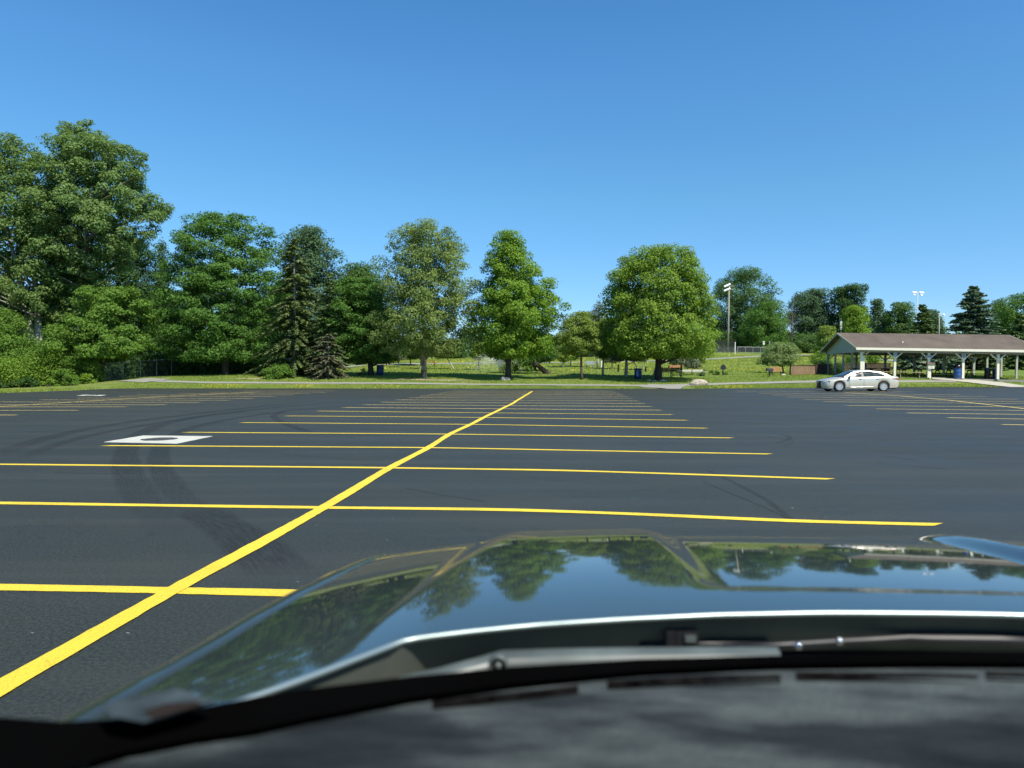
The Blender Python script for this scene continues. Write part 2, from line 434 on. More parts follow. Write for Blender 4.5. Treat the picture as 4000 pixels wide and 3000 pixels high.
# ------------------------------------------------------------------ terrain
lot_px = [(0, 1535.5), (148, 1530), (289, 1524.7), (398, 1517.6), (542, 1516.8), (1000, 1517), (1500, 1517.8), (2000, 1517.6), (2500, 1518.5), (2700, 1518), (3000, 1517), (3200, 1515.5), (3500, 1512.6), (3900, 1511.2), (4000, 1511)]
lot_edge = [flat(a, b) for a, b in lot_px]
edge_x = np.array([-140, -60, -40] + [p.x for p in lot_edge] + [60, 140])
edge_y = np.array([30, 35, 38.5] + [p.y for p in lot_edge] + [60, 62])
def lot_y(x): return np.interp(x, edge_x, edge_y)
ctrl = [(600, 1489, 58), (900, 1495, 57.5), (1350, 1497, 57), (1900, 1503, 56.5), (2200, 1504, 56.5), (2500, 1505, 56), (2700, 1503, 57), (3000, 1496, 58), (3200, 1492, 58.5), (3500, 1491, 60), (3700, 1489, 60.5),
        (880, 1464, 66), (1150, 1465, 64), (1286, 1471, 64), (1450, 1467, 64), (1655, 1477, 61), (1985, 1482, 60.5), (2270, 1482, 60.5), (2572, 1486, 60.5), (2824, 1467, 66), (3005, 1473, 63), (3060, 1458, 72), (3088, 1467, 66), (3200, 1466, 67),
        (3363, 1470, 62.5), (3492, 1473, 62.3), (3756, 1480, 62), (3888, 1483, 61.8), (4020, 1487, 61.8), (4300, 1490, 62), (3238, 1464.5, 72.5), (3600, 1464, 72), (3816, 1466, 72), (3950, 1467, 72),
        (1557, 1435, 85), (1603, 1430, 92), (1775, 1440, 82), (1870, 1446, 78), (2130, 1461, 70), (2229, 1442, 80), (2355, 1470, 66), (2445, 1472, 65), (2560, 1472, 66), (2495, 1452, 75), (1955, 1475, 63),
        (1355, 1430, 88), (1600, 1421, 95), (1950, 1418, 98), (2300, 1416, 100), (2600, 1410, 106), (2802, 1402, 112), (2900, 1396, 118), (3000, 1390, 124), (3150, 1388, 124),
        (2720, 1379, 130), (2900, 1382, 129), (3050, 1384, 128), (3455, 1412, 100), (3700, 1415, 100), (4000, 1425, 100), (4400, 1430, 100), (3455, 1390, 130), (4000, 1395, 130),
        (46, 1512, 60), (200, 1507, 60), (410, 1490, 62), (480, 1479, 63), (770, 1458, 72), (1000, 1455, 78), (600, 1471, 66), (-500, 1516, 60), (-1000, 1516, 60), (100, 1470, 100), (600, 1450, 100), (1200, 1440, 100), (-600, 1480, 100),
        (2300, 1395, 130), (1900, 1398, 130), (1500, 1405, 130), (1000, 1425, 130)]
cp = [P(*c) for c in ctrl]
cp += [Vector((p.x, p.y + 0.3, 0.02)) for p in lot_edge] + [Vector((-60, 36, 0.0)), Vector((-120, 36, 0.0)), Vector((80, 61, 0.1)), (Vector((130, 62, 0.1)))]
cp += [Vector((x, 190, 4.0 + 1.6 * (x > -20) + 0.5 * (x > 40))) for x in (-120, -80, -40, 0, 40, 80, 120)] + [Vector((-120, 100, 1.0)), Vector((120, 100, 2.2)), Vector((120, 130, 3.0)), Vector((-120, 140, 2.2)), Vector((-70, 140, 2.5))]
cx = np.array([[p.x, p.y] for p in cp]); cz = np.array([p.z for p in cp])
def tps(d2): return np.where(d2 > 1e-9, d2 * np.log(d2 + 1e-12) * 0.5, 0.0)
_sc = 50.0
A_ = cx / _sc
K = tps(((A_[:, None, :] - A_[None, :, :]) ** 2).sum(-1)) + np.eye(len(cx)) * 0.0012
Pm = np.hstack([np.ones((len(cx), 1)), A_])
Wt = np.linalg.solve(np.block([[K, Pm], [Pm.T, np.zeros((3, 3))]]), np.concatenate([cz, np.zeros(3)]))
def terr(x, y):
    x = np.asarray(x, dtype=float); y = np.asarray(y, dtype=float)
    shp = x.shape
    xx = np.clip(x.ravel(), -118, 118); yy = np.clip(y.ravel(), 34, 188)
    out = np.empty(len(xx))
    for i in range(0, len(xx), 20000):
        q = np.stack([xx[i:i + 20000], yy[i:i + 20000]], 1) / _sc
        d2 = ((q[:, None, :] - A_[None, :, :]) ** 2).sum(-1)
        out[i:i + 20000] = tps(d2) @ Wt[:len(cx)] + Wt[len(cx)] + q @ Wt[len(cx) + 1:]
    e = np.clip((yy - lot_y(xx)) / 1.2, 0, 1)
    e = e * e * (3 - 2 * e)
    e0 = np.clip((yy - lot_y(xx)) / 0.25, 0, 1)
    z = np.where(y.ravel() < lot_y(xx), -0.06, np.maximum(out, -0.3) * e + 0.015 * e0 - 0.06 * (1 - e0))
    return z.reshape(shp)
def T(x, y): return float(terr(np.array([x]), np.array([y]))[0])
def hit(px, py, y0=44, y1=150):
    ys = np.linspace(y0, y1, 1600)
    xs = (px - 2000) / F * ys
    z = terr(xs, ys); r = H - (py - HY) / F * ys
    k = np.where(z >= r)[0]
    i = k[0] if len(k) else len(ys) - 1
    return Vector((xs[i], ys[i], z[i]))
def G(px, Y, dz=0.0):
    x = (px - 2000) / F * Y
    return Vector((x, Y, T(x, Y) + dz))

gx = np.concatenate([np.arange(-600, -120, 40), np.arange(-120, -60, 4), np.arange(-60, 61, 1.0), np.arange(64, 121, 4), np.arange(160, 601, 40)])
gy = np.concatenate([np.arange(-300, 30, 30), np.arange(30, 42, 2), np.arange(42, 66, 0.35), np.arange(66, 140, 1.2), np.arange(140, 200, 6), np.arange(220, 900, 60)])
GX, GY = np.meshgrid(gx, gy)
GZ = terr(GX, GY)
nzr = rng.normal(0, 0.012, GZ.shape) * (GY > lot_y(GX) + 0.6)
V = np.stack([GX, GY, GZ + nzr], -1).reshape(-1, 3)
nx, ny = len(gx), len(gy)
ii = (np.arange(ny - 1)[:, None] * nx + np.arange(nx - 1)[None, :]).ravel()
Fq = np.stack([ii, ii + 1, ii + 1 + nx, ii + nx], 1)
ground = meshobj('ground', V, Fq, M['grass'], None, True)
tag(ground, kind='structure')

# parking lot sheet, ragged sealcoat edge
ex = np.arange(-138, 138, 0.4)
ey = lot_y(ex) + 0.10 * np.sin(ex * 1.3) * 0.5 + rng.normal(0, 0.04, len(ex))
rows = []
for yy in (-290, -60, 0, 20, 30): rows.append([(x, yy, 0.0) for x in ex])
rows.append([(x, y, 0.0) for x, y in zip(ex, ey)])
rows.append([(x, y + 0.03, -0.08) for x, y in zip(ex, ey)])
lot = MB().grid(rows).build('parking_lot', M['asphalt'])
tag(lot, kind='structure')

def strip(name, pts, wdt, m, z, parent, wob=0.012, taper=False, seg=0.5, ends=0.0, drape=None, uv=False):
    pts = [Vector((p[0], p[1], 0)) for p in pts]
    P2 = []
    for a, b in zip(pts[:-1], pts[1:]):
        n = max(1, int((b - a).length / seg))
        for k in range(n): P2.append(a.lerp(b, k / n))
    P2.append(pts[-1])
    # soften the corners of the hand-laid line
    for _ in range(min(60, int(3 * (.4 / seg) ** 2) + 2)):
        P2 = [P2[0]] + [(P2[i - 1] + P2[i] * 2 + P2[i + 1]) / 4 for i in range(1, len(P2) - 1)] + [P2[-1]]
    v = []; f = []; alongs = []
    n = len(P2); ph = random.random() * 9
    for i, p in enumerate(P2):
        d = (P2[min(i + 1, n - 1)] - P2[max(0, i - 1)]).normalized(); a = Vector((-d.y, d.x, 0))
        o = wob * (math.sin(i * seg * 1.1 + ph) * 0.6 + math.sin(i * seg * 0.46 + ph * 2) * 0.6 + random.uniform(-.15, .15))
        ww = wdt * (1 + random.uniform(-0.045, 0.045) + .05 * math.sin(i * seg * 2.7 + ph))
        for s in (-1, 1):
            q = p + a * (o + s * ww / 2)
            if i == 0: q += d * (ends * s)
            if i == n - 1: q += d * (ends * s)
            zz = z if drape is None else T(q.x, q.y) + drape
            v.append((q.x, q.y, zz)); alongs.append(i / (n - 1))
        if i: f.append((2 * i - 2, 2 * i - 1, 2 * i + 1, 2 * i))
    o = meshobj(name, v, f, m, parent)
    if uv:
        l = o.data.uv_layers.new(name='UVMap')
        at = o.data.attributes.new('along', 'FLOAT', 'POINT')
        at.data.foreach_set('value', alongs)
        for lp in o.data.loops:
            l.data[lp.index].uv = ((lp.vertex_index % 2), (lp.vertex_index // 2) * seg)
    return o

# painted lines, each its own part of the lot
ctr = [(0, 2698), (340, 2506), (684, 2305), (975, 2147), (1260, 1985.5), (1395, 1906), (1522, 1828), (1673, 1749), (1763, 1694), (1840, 1658), (1930, 1611), (2000, 1578), (2045, 1549), (2079, 1529)]
c0 = flat(*ctr[0]); c1 = flat(*ctr[4])
strip('painted_line', [c0 - (c1 - c0) * 1.0] + [flat(*p) for p in ctr], 0.135, M['yellow'], 0.008, lot, 0.012, seg=0.07)
stalls = [[(-1900, 2290), (0, 2294), (670, 2307), (1165, 2318), (3000, 2372), (4700, 2430)],
          [(-900, 1958), (0, 1966), (1275, 1984), (2000, 1991.5), (2545, 2010), (3100, 2036), (3665, 2050)],
          [(-350, 1813), (0, 1814), (1528, 1828), (2170, 1837), (3245, 1872)],
          [(412, 1741), (1681, 1749), (3007, 1774)], [(723, 1689), (1763, 1696), (2858, 1711)], [(944, 1651), (1853, 1658), (2759, 1673)],
          [(1119, 1625), (1900, 1631), (2683, 1642)], [(1242, 1606), (2627, 1620)], [(1342, 1592), (2582, 1602.5)], [(1423, 1581), (2547, 1588)],
          [(1491, 1571), (2519, 1576.5)], [(1550, 1562), (2492, 1566)], [(1598, 1553.5), (2470, 1556)], [(1640, 1547), (2454, 1548.5)], [(1676, 1541), (2438, 1541.5)],
          [(1708, 1535.5), (2422, 1536)], [(1737, 1531.2), (2405, 1531.5)], [(1765, 1527.3), (2390, 1527.5)]]
for k, s in enumerate(stalls):
    strip('painted_line', [flat(*p) for p in s], 0.13, M['yellow'] if k < 8 else M['palepaint'], 0.004, lot, 0.010, seg=0.07 if k < 5 else 0.35, ends=0.07)
strip('painted_line', [flat(3299, 1534), flat(3500, 1546), flat(3700, 1563), flat(4000, 1597), flat(4500, 1655)], 0.12, M['palepaint'], 0.008, lot, 0.02)
for s in [[(2878, 1528), (3570, 1530.5)], [(2966, 1536), (3752, 1542)], [(3017, 1543), (3858, 1549.5)], [(3074, 1551), (3975, 1559.5)], [(3141, 1561), (4110, 1570)], [(3216, 1569.5), (4200, 1579)],
          [(3305, 1584), (4000, 1590), (4400, 1594)], [(3425, 1597.5), (4000, 1604), (4500, 1609)], [(3544, 1613.5), (4600, 1627)], [(3703, 1632), (4700, 1650)], [(3914, 1658.5), (4900, 1676)]]:
    strip('painted_line', [flat(*p) for p in s], 0.12, M['palepaint'], 0.004, lot, 0.012, ends=0.07)
strip('painted_line', [flat(-500, 1618), flat(0, 1588.6), flat(400, 1564), flat(640, 1549.5), flat(1006, 1531.6)], 0.12, M['palepaint'], 0.008, lot, 0.02)
for s in [[(-900, 1620), (65, 1621.5)], [(-800, 1604), (305, 1603)], [(-700, 1590), (494, 1589.5)], [(-500, 1581), (650, 1581.6)], [(-250, 1569.5), (782, 1572)], [(155, 1562), (894, 1564)], [(304, 1555), (989, 1557)],
          [(462, 1548), (1074, 1549.3)], [(532, 1542.5), (1149, 1543)], [(700, 1536.8), (1212, 1537)], [(813, 1532), (1272, 1532)], [(950, 1527.5), (1307, 1527.3)]]:
    strip('painted_line', [flat(*p) for p in s], 0.115, M['palepaint'], 0.004, lot, 0.012, ends=0.05)
# tyre marks
for pts, wd in (([(720, 2110), (560, 1960), (500, 1850), (486, 1770), (530, 1700), (640, 1655), (800, 1622), (1050, 1594), (1350, 1570)], 0.42),
                ([(900, 2080), (720, 1960), (640, 1860), (615, 1790), (640, 1720), (740, 1672), (880, 1640), (1100, 1607), (1400, 1580)], 0.36),
                ([(-60, 1790), (110, 1730), (300, 1682), (560, 1640), (800, 1612), (1000, 1590), (1200, 1573)], 0.45),
                ([(60, 1800), (220, 1735), (400, 1690), (640, 1648), (860, 1618), (1040, 1597)], 0.30),
                ([(1120, 2250), (960, 2100), (760, 1985)], 0.5), ([(1130, 1600), (1060, 1625), (1120, 1660), (1250, 1700)], 0.25),
                ([(3020, 1735), (3110, 1710), (3090, 1695), (3000, 1690)], 0.10), ([(3000, 1960), (3060, 2000), (3110, 2045)], 0.08),
                ([(2750, 1830), (2900, 1900), (3050, 1985)], 0.07), ([(3430, 1780), (3600, 1800)], 0.08)):
    strip('tyre_mark', [flat(*p) for p in pts], wd, M['tyre_mark'], 0.002, lot, 0.0, seg=0.25, uv=True)

M['crack'] = simple('open_crack', (.010, .011, .011), .9)
for pts in ([(2760, 1880), (2860, 1925), (2940, 1960), (3060, 2010), (3120, 2048)], [(3000, 1705), (3100, 1712), (3120, 1730), (3060, 1742)], [(200, 1845), (340, 1862), (470, 1850)], [(3420, 1808), (3560, 1822), (3700, 1835)], [(880, 1752), (1240, 1790), (1500, 1800)], [(1600, 1905), (1750, 1940), (1900, 1958)]):
    strip('crack', [flat(*p) for p in pts], .012, M['crack'], 0.0015, lot, 0.05, seg=.12)
M['seam'] = simple('pale_scuff', (.060, .066, .060), .9)
for pts in ([(3255, 1880), (3500, 1889), (3740, 1893), (4000, 1898)], [(3090, 1650), (3140, 1651)], [(3170, 1650.5), (3190, 1651)], [(3715, 1656), (3735, 1656.6)], [(3775, 1656.8), (3800, 1657)]):
    strip('scuff', [flat(*p) for p in pts], .022, M['seam'], 0.0015, lot, 0.02, seg=.2)
# concrete drain pads
def grate_mat():
    m, nt, b = newmat('worn_iron_cover')
    n = noise(nt, 16, 6, .75, sc3=(.7, 1.5, 1))
    L(nt, ramp(nt, n, [(.44, (.022, .024, .024)), (.56, (.060, .063, .058)), (.70, (.26, .27, .23))]), b.inputs['Base Color']); b.inputs['Roughness'].default_value = .8
    return m
M['grate'] = grate_mat()
def pad(name, corners, c, r, label):
    cc = flat(*c)
    root = empty(name, (cc.x, cc.y, 0.0))
    pts = [flat(*q) for q in corners]
    v = []
    for a, b in zip(pts, pts[1:] + pts[:1]):
        for k in range(8):
            q = a.lerp(b, k / 8); v.append((q.x - cc.x + random.uniform(-.012, .012), q.y - cc.y + random.uniform(-.012, .012), 0.006))
    MB().prism(v, (0, 0, -0.03)).build('concrete_pad', M['pad'], root)
    v = []
    for k in range(36):
        a_ = k / 36 * 6.2832; rr_ = r * (1 + random.uniform(-.07, .07)); v.append((math.cos(a_) * rr_, math.sin(a_) * rr_, .0095))
    MB().prism(v, (0, 0, -.004)).build('drain_grate', M['grate'], root)
    tag(root, label, 'storm drain')
pad('storm_drain', [(404, 1727.5), (690, 1733.5), (830, 1704.5), (560, 1702)], (622, 1716.5), 0.33, 'round dark iron cover set in a large white concrete square on the black lot')
pad('storm_drain', [(300, 1545.5), (395, 1546.2), (415, 1543.2), (330, 1542)], (358, 1544), 0.35, 'small far concrete drain square near the left edge of the lot')

# paths
def ribbon(name, tops, bots, m, dz=0.02):
    rows = []
    n = 60
    tp = [hit(*p) for p in tops]; bt = [hit(*p) for p in bots]
    def samp(l, t):
        q = t * (len(l) - 1); i = min(int(q), len(l) - 2)
        return l[i].lerp(l[i + 1], q - i)
    for k in range(n + 1):
        a = samp(tp, k / n); b = samp(bt, k / n); r = []
        for j in range(5):
            q = a.lerp(b, j / 4); r.append((q.x, q.y, T(q.x, q.y) + dz + (0 if 0 < j < 4 else -0.0)))
        rows.append(r)
    o = MB().grid(rows).build(name, m, None, True)
    for p in o.data.polygons:
        pass
    return tag(o, kind='structure')
def ribbonw(name, pts, wd, m, dz=0.02, y0=44, y1=150):
    pts = [hit(p[0], p[1], y0, y1) for p in pts]
    rows = []
    P2 = []
    for a, b in zip(pts[:-1], pts[1:]):
        n = max(2, int((b - a).length / 1.0))
        for k in range(n): P2.append(a.lerp(b, k / n))
    P2.append(pts[-1])
    for _ in range(4): P2 = [P2[0]] + [(P2[i - 1] + P2[i] * 2 + P2[i + 1]) / 4 for i in range(1, len(P2) - 1)] + [P2[-1]]
    for i, p in enumerate(P2):
        d = (P2[min(i + 1, len(P2) - 1)] - P2[max(0, i - 1)]); d.z = 0; d.normalize(); a = Vector((-d.y, d.x, 0))
        rows.append([(p.x + a.x * s, p.y + a.y * s, T(p.x + a.x * s, p.y + a.y * s) + dz) for s in np.linspace(-wd / 2, wd / 2, 5)])
    return tag(MB().grid(rows).build(name, m, None, True), kind='structure')
ribbon('footpath', [(500, 1484.5), (620, 1487), (800, 1492), (1100, 1493.5), (1350, 1494.5), (1900, 1501), (2200, 1502.5), (2480, 1504.5), (2600, 1503), (2700, 1500), (2880, 1495), (3080, 1490.5), (3300, 1488.5), (3500, 1487.5), (3735, 1487)],
       [(500, 1489), (620, 1493.5), (800, 1498), (1100, 1499.5), (1350, 1500.5), (1900, 1505.5), (2200, 1507), (2480, 1510), (2600, 1512), (2700, 1508), (2880, 1501.5), (3080, 1497.5), (3300, 1495.5), (3500, 1494.5), (3735, 1494)], M['path'], 0.03)
ribbonw('footpath', [(2577, 1518.2), (2590, 1511), (2610, 1505)], 3.0, M['path'], 0.045)
ribbonw('footpath', [(620, 1488), (560, 1486), (520, 1484)], 2.6, M['path'], 0.04)
ribbonw('walkway', [(3640, 1478.5), (3712, 1483), (3850, 1497), (3990, 1509.5), (4060, 1516)], 1.9, M['walk'], 0.06)
ribbonw('hill_path', [(1330, 1436), (1420, 1428), (1520, 1424), (1650, 1421), (1800, 1420), (1950, 1418.5), (2150, 1418), (2350, 1415), (2600, 1410), (2802, 1402), (2900, 1396), (3000, 1391), (3080, 1389), (3165, 1387.5)], 2.2, M['farpath'], 0.05, 80, 140)
ribbonw('hill_path', [(3420, 1403), (3480, 1409), (3540, 1414), (3620, 1417)], 2.4, M['farpath'], 0.05, 80, 130)

# ------------------------------------------------------------------ foliage tools
def unit(a): return a / np.maximum(np.linalg.norm(a, axis=1, keepdims=True), 1e-9)
def kites(pos, nrm, size, asp=0.62, dirv=None):
    """leaf-shaped quads"""
    n = len(pos)
    nrm = unit(nrm)
    r = rng.normal(size=(n, 3)) if dirv is None else dirv
    a = unit(r - nrm * (r * nrm).sum(1, keepdims=True)); b = np.cross(nrm, a)
    s = np.asarray(size).reshape(-1, 1) * np.ones((n, 1))
    v = np.stack([pos - a * s * 0.5, pos + b * s * asp * 0.5 + nrm * s * 0.10, pos + a * s * 0.5, pos - b * s * asp * 0.5 + nrm * s * 0.06], 1).reshape(-1, 3)
    f = np.arange(4 * n).reshape(n, 4)
    return v, f

def limb(mb, a, b, r0, r1, sag=0.1, n=5, seg=5):
    a = Vector(a); b = Vector(b); L_ = (b - a).length
    off = Vector((random.uniform(-1, 1), random.uniform(-1, 1), random.uniform(-.2, .9))) * L_ * sag
    pts = []; rs = []
    for k in range(seg + 1):
        t = k / seg
        pts.append(a.lerp(b, t) + off * (4 * t * (1 - t)) * 0.5); rs.append(r0 + (r1 - r0) * t)
    mb.tube(pts, rs, n, cap=False)

def tree(name, label, base, prof, leaf, bark='bark', n=22000, size=0.22, trunk=0.28, blob=0.95, dens=1.0, cat='tree', group=None, forks=1, flat_=0.74, lean=0.0, depth=0.85, shell=0.45, limbs=26, trunk_top=0.72, split=None, hang=0.0, lumpy=1.0):
    """base=(px, Y) foot; prof = [(py, xl, xr) ...] outline rows in photo pixels, converted to metres at the foot's distance"""
    px, Y = base
    foot = G(px, Y, -0.15)
    root = empty(name, foot)
    cs = []
    prof = sorted(prof)                           # top first
    zz = np.array([H - (p[0] - HY) / F * Y - foot.z for p in prof])
    xl = np.array([(p[1] - px) / F * Y for p in prof]); xr = np.array([(p[2] - px) / F * Y for p in prof])
    zs = zz[::-1]; xls = xl[::-1]; xrs = xr[::-1]
    ztop, zbot = zs[-1], zs[0]
    zgrid = np.linspace(zbot, ztop, 60)
    wgt = np.interp(zgrid, zs, xrs - xls); area = wgt.copy()
    wgt = np.maximum(wgt, 0.2) ** 1.25; wgt /= wgt.sum()
    vol = (np.pi * (area / 2) ** 2 * depth * (zgrid[1] - zgrid[0])).sum()
    surf = (np.pi * area * (zgrid[1] - zgrid[0])).sum() + 1
    n = int(n * 2.3); size = size * .82; blob = blob * .86
    nb = int(max(14, surf / (blob ** 2 * 1.35) * dens * 1.15))
    cdf = np.cumsum(wgt); z = np.interp((np.arange(nb) + rng.uniform(0, 1, nb)) / nb, cdf, zgrid)
    ang = (np.arange(nb) * 2.399963 + rng.normal(0, 0.45, nb)) % (2 * np.pi)
    L0 = np.interp(z, zs, xls); R0 = np.interp(z, zs, xrs)
    cxm = (L0 + R0) / 2; hw = (R0 - L0) / 2
    rad = rng.uniform(0, 1, nb) ** (shell * .75)
    rad[::5] *= .5
    rb = blob * rng.uniform(0.55, 1.25, nb)
    rb = np.minimum(rb, np.maximum(hw * 0.8, 0.25))
    lump = 1 + lumpy * (0.07 * np.sin(ang * 3 + z * 1.1) + 0.07 * np.sin(ang * 7 + z * 2.3))
    hx = np.maximum(hw - rb * 0.42, 0.05)
    bx = cxm + np.cos(ang) * hx * rad * lump; by = np.sin(ang) * hx * depth * rad * lump
    z = np.clip(z, zbot + rb * flat_ * 0.85, ztop - rb * 0.5)
    bc = np.stack([bx, by, z], 1)
    nl = n // nb
    cnt = np.maximum(6, (nl * (rb / blob) ** 1.7).astype(int))
    idx = np.repeat(np.arange(nb), cnt)
    d = unit(rng.normal(size=(len(idx), 3)) + np.array([0, 0, 0.25]))
    rr = rng.uniform(0.25, 1.0, (len(idx), 1)) ** 0.5
    pos = bc[idx] + d * rr * rb[idx][:, None] * np.array([1.12, 1.12, flat_])
    pos[:, 2] -= hang * (d[:, 0] ** 2 + d[:, 1] ** 2) * rb[idx] * rng.uniform(0, 1, len(idx))
    # stray sprigs break up each clump's edge
    stray = rng.uniform(size=len(idx)) < 0.10
    pos[stray] += rng.normal(0, 0.16 * blob, (stray.sum(), 3))
    out = unit(pos - np.array([0, 0, (zbot + ztop) / 2]))
    nr = d * 0.55 + out * 0.45 + np.array([0, 0, 0.55]) + rng.normal(0, 0.55, (len(idx), 3))
    v, f = kites(pos, nr, size * rng.uniform(0.6, 1.35, len(idx)))
    meshobj('crown', v, f, M[leaf], root)
    mb = MB()
    tz = zbot + (ztop - zbot) * trunk_top
    cxt = np.interp(tz, zs, (xls + xrs) / 2)
    nodes = []
    for k in range(forks):
        dx = (k - (forks - 1) / 2) * (0.0 if forks == 1 else 1.4)
        pts = []; rs = []
        for j in range(9):
            t = j / 8
            zc = t * tz
            pts.append(Vector((dx * t * 2 + cxt * t ** 1.5 + math.sin(t * 5 + k + px) * 0.12 * t * trunk * 3 + lean * t, math.sin(t * 4 + px) * 0.10 * t, zc)))
            rs.append(trunk * (1.0 - 0.80 * t) * (1.2 if j == 0 else 1.0))
        mb.tube(pts, rs, 9)
        # root flare
        for q in range(5):
            a = q * 1.257 + px
            limb(mb, (math.cos(a) * trunk * 0.5, math.sin(a) * trunk * 0.5, trunk * 1.5), (math.cos(a) * trunk * 1.6, math.sin(a) * trunk * 1.6, -0.1), trunk * 0.38, trunk * 0.15, 0.0, 6, 3)
        nodes.append(pts)
    lo = max(0.12, zbot * 0.75 / max(tz, 0.1))
    for j in rng.choice(nb, min(limbs, nb), replace=False):
        pts = nodes[int(rng.integers(forks))]
        zt = bc[j][2] - np.hypot(bc[j][0], bc[j][1]) * 0.45
        t = float(np.clip(zt / tz, lo, 0.97)); q = t * 8; i = min(int(q), 7)
        a = pts[i].lerp(pts[i + 1], q - i)
        limb(mb, a, bc[j], trunk * (1 - 0.8 * t) * 0.42, 0.02, 0.12)
    tr = mb.build('trunk', M[bark], root, True, fix=False)
    tag(root, label, cat, group)
    return root

def conifer(name, label, base, top, bottom, wl, wr, leaf, bark='bark', rows=26, per=9, tw=0.42, droop=0.35, dens=1.0, cat='conifer', trunk=0.2, power=0.85, gap=0.0, group=None, ragged=0.18, thick=0.10, hang=0.55):
    px, Y = base
    foot = G(px, Y, -0.1); root = empty(name, foot)
    zt = H - (top - HY) / F * Y - foot.z; zb = max(0.15, H - (bottom - HY) / F * Y - foot.z)
    RL = (px - wl) / F * Y; RR = (wr - px) / F * Y
    mb = MB(); mb.tube([(0, 0, 0), (0.03, 0, zt * 0.5), (0, 0, zt * 0.97)], [trunk, trunk * 0.55, 0.02], 8)
    pos = []; nr = []; dr = []; sz = []
    for i in range(rows):
        t = (i + 0.5) / rows
        z0 = zb + (zt - zb) * t
        for k in range(max(4, int(per * (1.15 - t * 0.5)))):
            if random.random() < gap: continue
            a = random.uniform(0, 2 * math.pi)
            Rm = RR if math.cos(a) > 0 else RL
            Rm = abs(math.cos(a)) * Rm + (1 - abs(math.cos(a))) * (RL + RR) / 2
            Lb = max(0.18, Rm * (1 - t) ** power) * random.uniform(1 - ragged * 1.6, 1 + ragged * 0.6)
            d = Vector((math.cos(a), math.sin(a), 0))
            up = 0.30 * t - 0.05
            z1 = z0 + random.uniform(-.5, .5) * (zt - zb) / rows
            def bp(s): return d * (Lb * s) + Vector((0, 0, z1 + Lb * (up * s - droop * s * s + 0.18 * droop * s ** 3)))
            mb.tube([bp(0), bp(.5), bp(1)], [0.035 * trunk * 6 * (1 - t) + .012, .018, .006], 4, cap=False)
            ns = max(4, int(Lb / 0.10 * dens))
            for j in range(ns):
                s = 0.18 + 0.82 * (j + random.random()) / ns
                p = bp(s)
                for side in (-1, 1, 0):
                    l = tw * (1.05 - s * 0.6) * random.uniform(0.6, 1.3)
                    sd_ = Vector((-d.y, d.x, 0)) * side
                    dv = (sd_ * 0.9 + d * 0.7 + Vector((0, 0, -hang * random.uniform(.3, 1.2)))).normalized()
                    if side == 0: dv = (d * 0.5 + Vector((0, 0, -hang * 1.3))).normalized()
                    c = p + dv * l * 0.5
                    pos.append(c); dr.append(dv); sz.append(l)
                    nr.append(Vector((random.gauss(0, .5), random.gauss(0, .5), 1)))
    pos = np.array(pos); dr = np.array(dr); nr = np.array(nr); sz = np.array(sz)
    v, f = kites(pos, nr, sz * 1.15, asp=thick / tw * 2.2, dirv=dr)
    meshobj('needles', v, f, M[leaf], root)
    mb.build('trunk', M[bark], root, True, fix=False)
    tag(root, label, cat, group)
    return root

def shrub(name, label, px, Y, wd, ht, leaf, n=2500, size=0.12, cat='shrub', group=None, stems=10, blob=None):
    foot = G(px, Y, -0.05); root = empty(name, foot)
    nb = max(6, int(wd * ht * 7)); blob = blob or min(wd, ht) * 0.28
    a = rng.uniform(0, 2 * np.pi, nb); r = rng.uniform(0, 1, nb) ** .5
    zz = rng.uniform(0.12, 0.92, nb)
    env = np.sqrt(np.maximum(0.05, 1 - (zz - 0.35) ** 2 / 0.45))
    bc = np.stack([np.cos(a) * r * wd / 2 * env * 0.85, np.sin(a) * r * wd / 2 * 0.7 * env, zz * ht * 0.9], 1)
    idx = rng.integers(0, nb, n); d = unit(rng.normal(size=(n, 3)))
    pos = bc[idx] + d * rng.uniform(0.2, 1, (n, 1)) ** .5 * blob * np.array([1.1, 1.1, 0.8])
    pos[:, 2] = np.abs(pos[:, 2])
    v, f = kites(pos, d * 0.5 + np.array([0, -0.1, 0.7]) + rng.normal(0, .5, (n, 3)), size * rng.uniform(.6, 1.4, n))
    meshobj('foliage', v, f, M[leaf], root)
    mb = MB()
    for k in range(stems):
        j = int(rng.integers(nb)); limb(mb, (random.uniform(-.1, .1) * wd, random.uniform(-.1, .1) * wd, 0), bc[j], 0.03, 0.008, 0.1, 5, 3)
    mb.build('stems', M['bark'], root, True, fix=False)
    tag(root, label, cat, group)
    return root

# ------------------------------------------------------------------ the big trees, left to right
tree('cottonwood_tree', 'tall grey-green cottonwood at the far left edge with its forked pale trunk showing', (150, 70),
     [(528, 30, 80), (580, -20, 150), (680, -120, 200), (800, -200, 260), (950, -240, 280), (1100, -240, 270), (1230, -200, 230), (1300, -120, 150)], 'poplar', 'palebark', n=46000, size=0.28, trunk=0.42, blob=1.02, forks=2, dens=0.62, limbs=40, cat='deciduous tree')
tree('cottonwood_tree', 'tallest cottonwood of the photo, airy grey-green crown reaching above all other trees', (300, 71),
     [(468, 250, 350), (520, 225, 370), (560, 190, 540), (620, 150, 560), (720, 120, 570), (780, 100, 620), (860, 90, 615), (930, 110, 590), (1050, 150, 470), (1180, 180, 400), (1260, 200, 360)], 'poplar', 'palebark', n=56000, size=0.28, trunk=0.45, blob=1.02, forks=1, dens=0.62, limbs=80, cat='deciduous tree', shell=0.5)
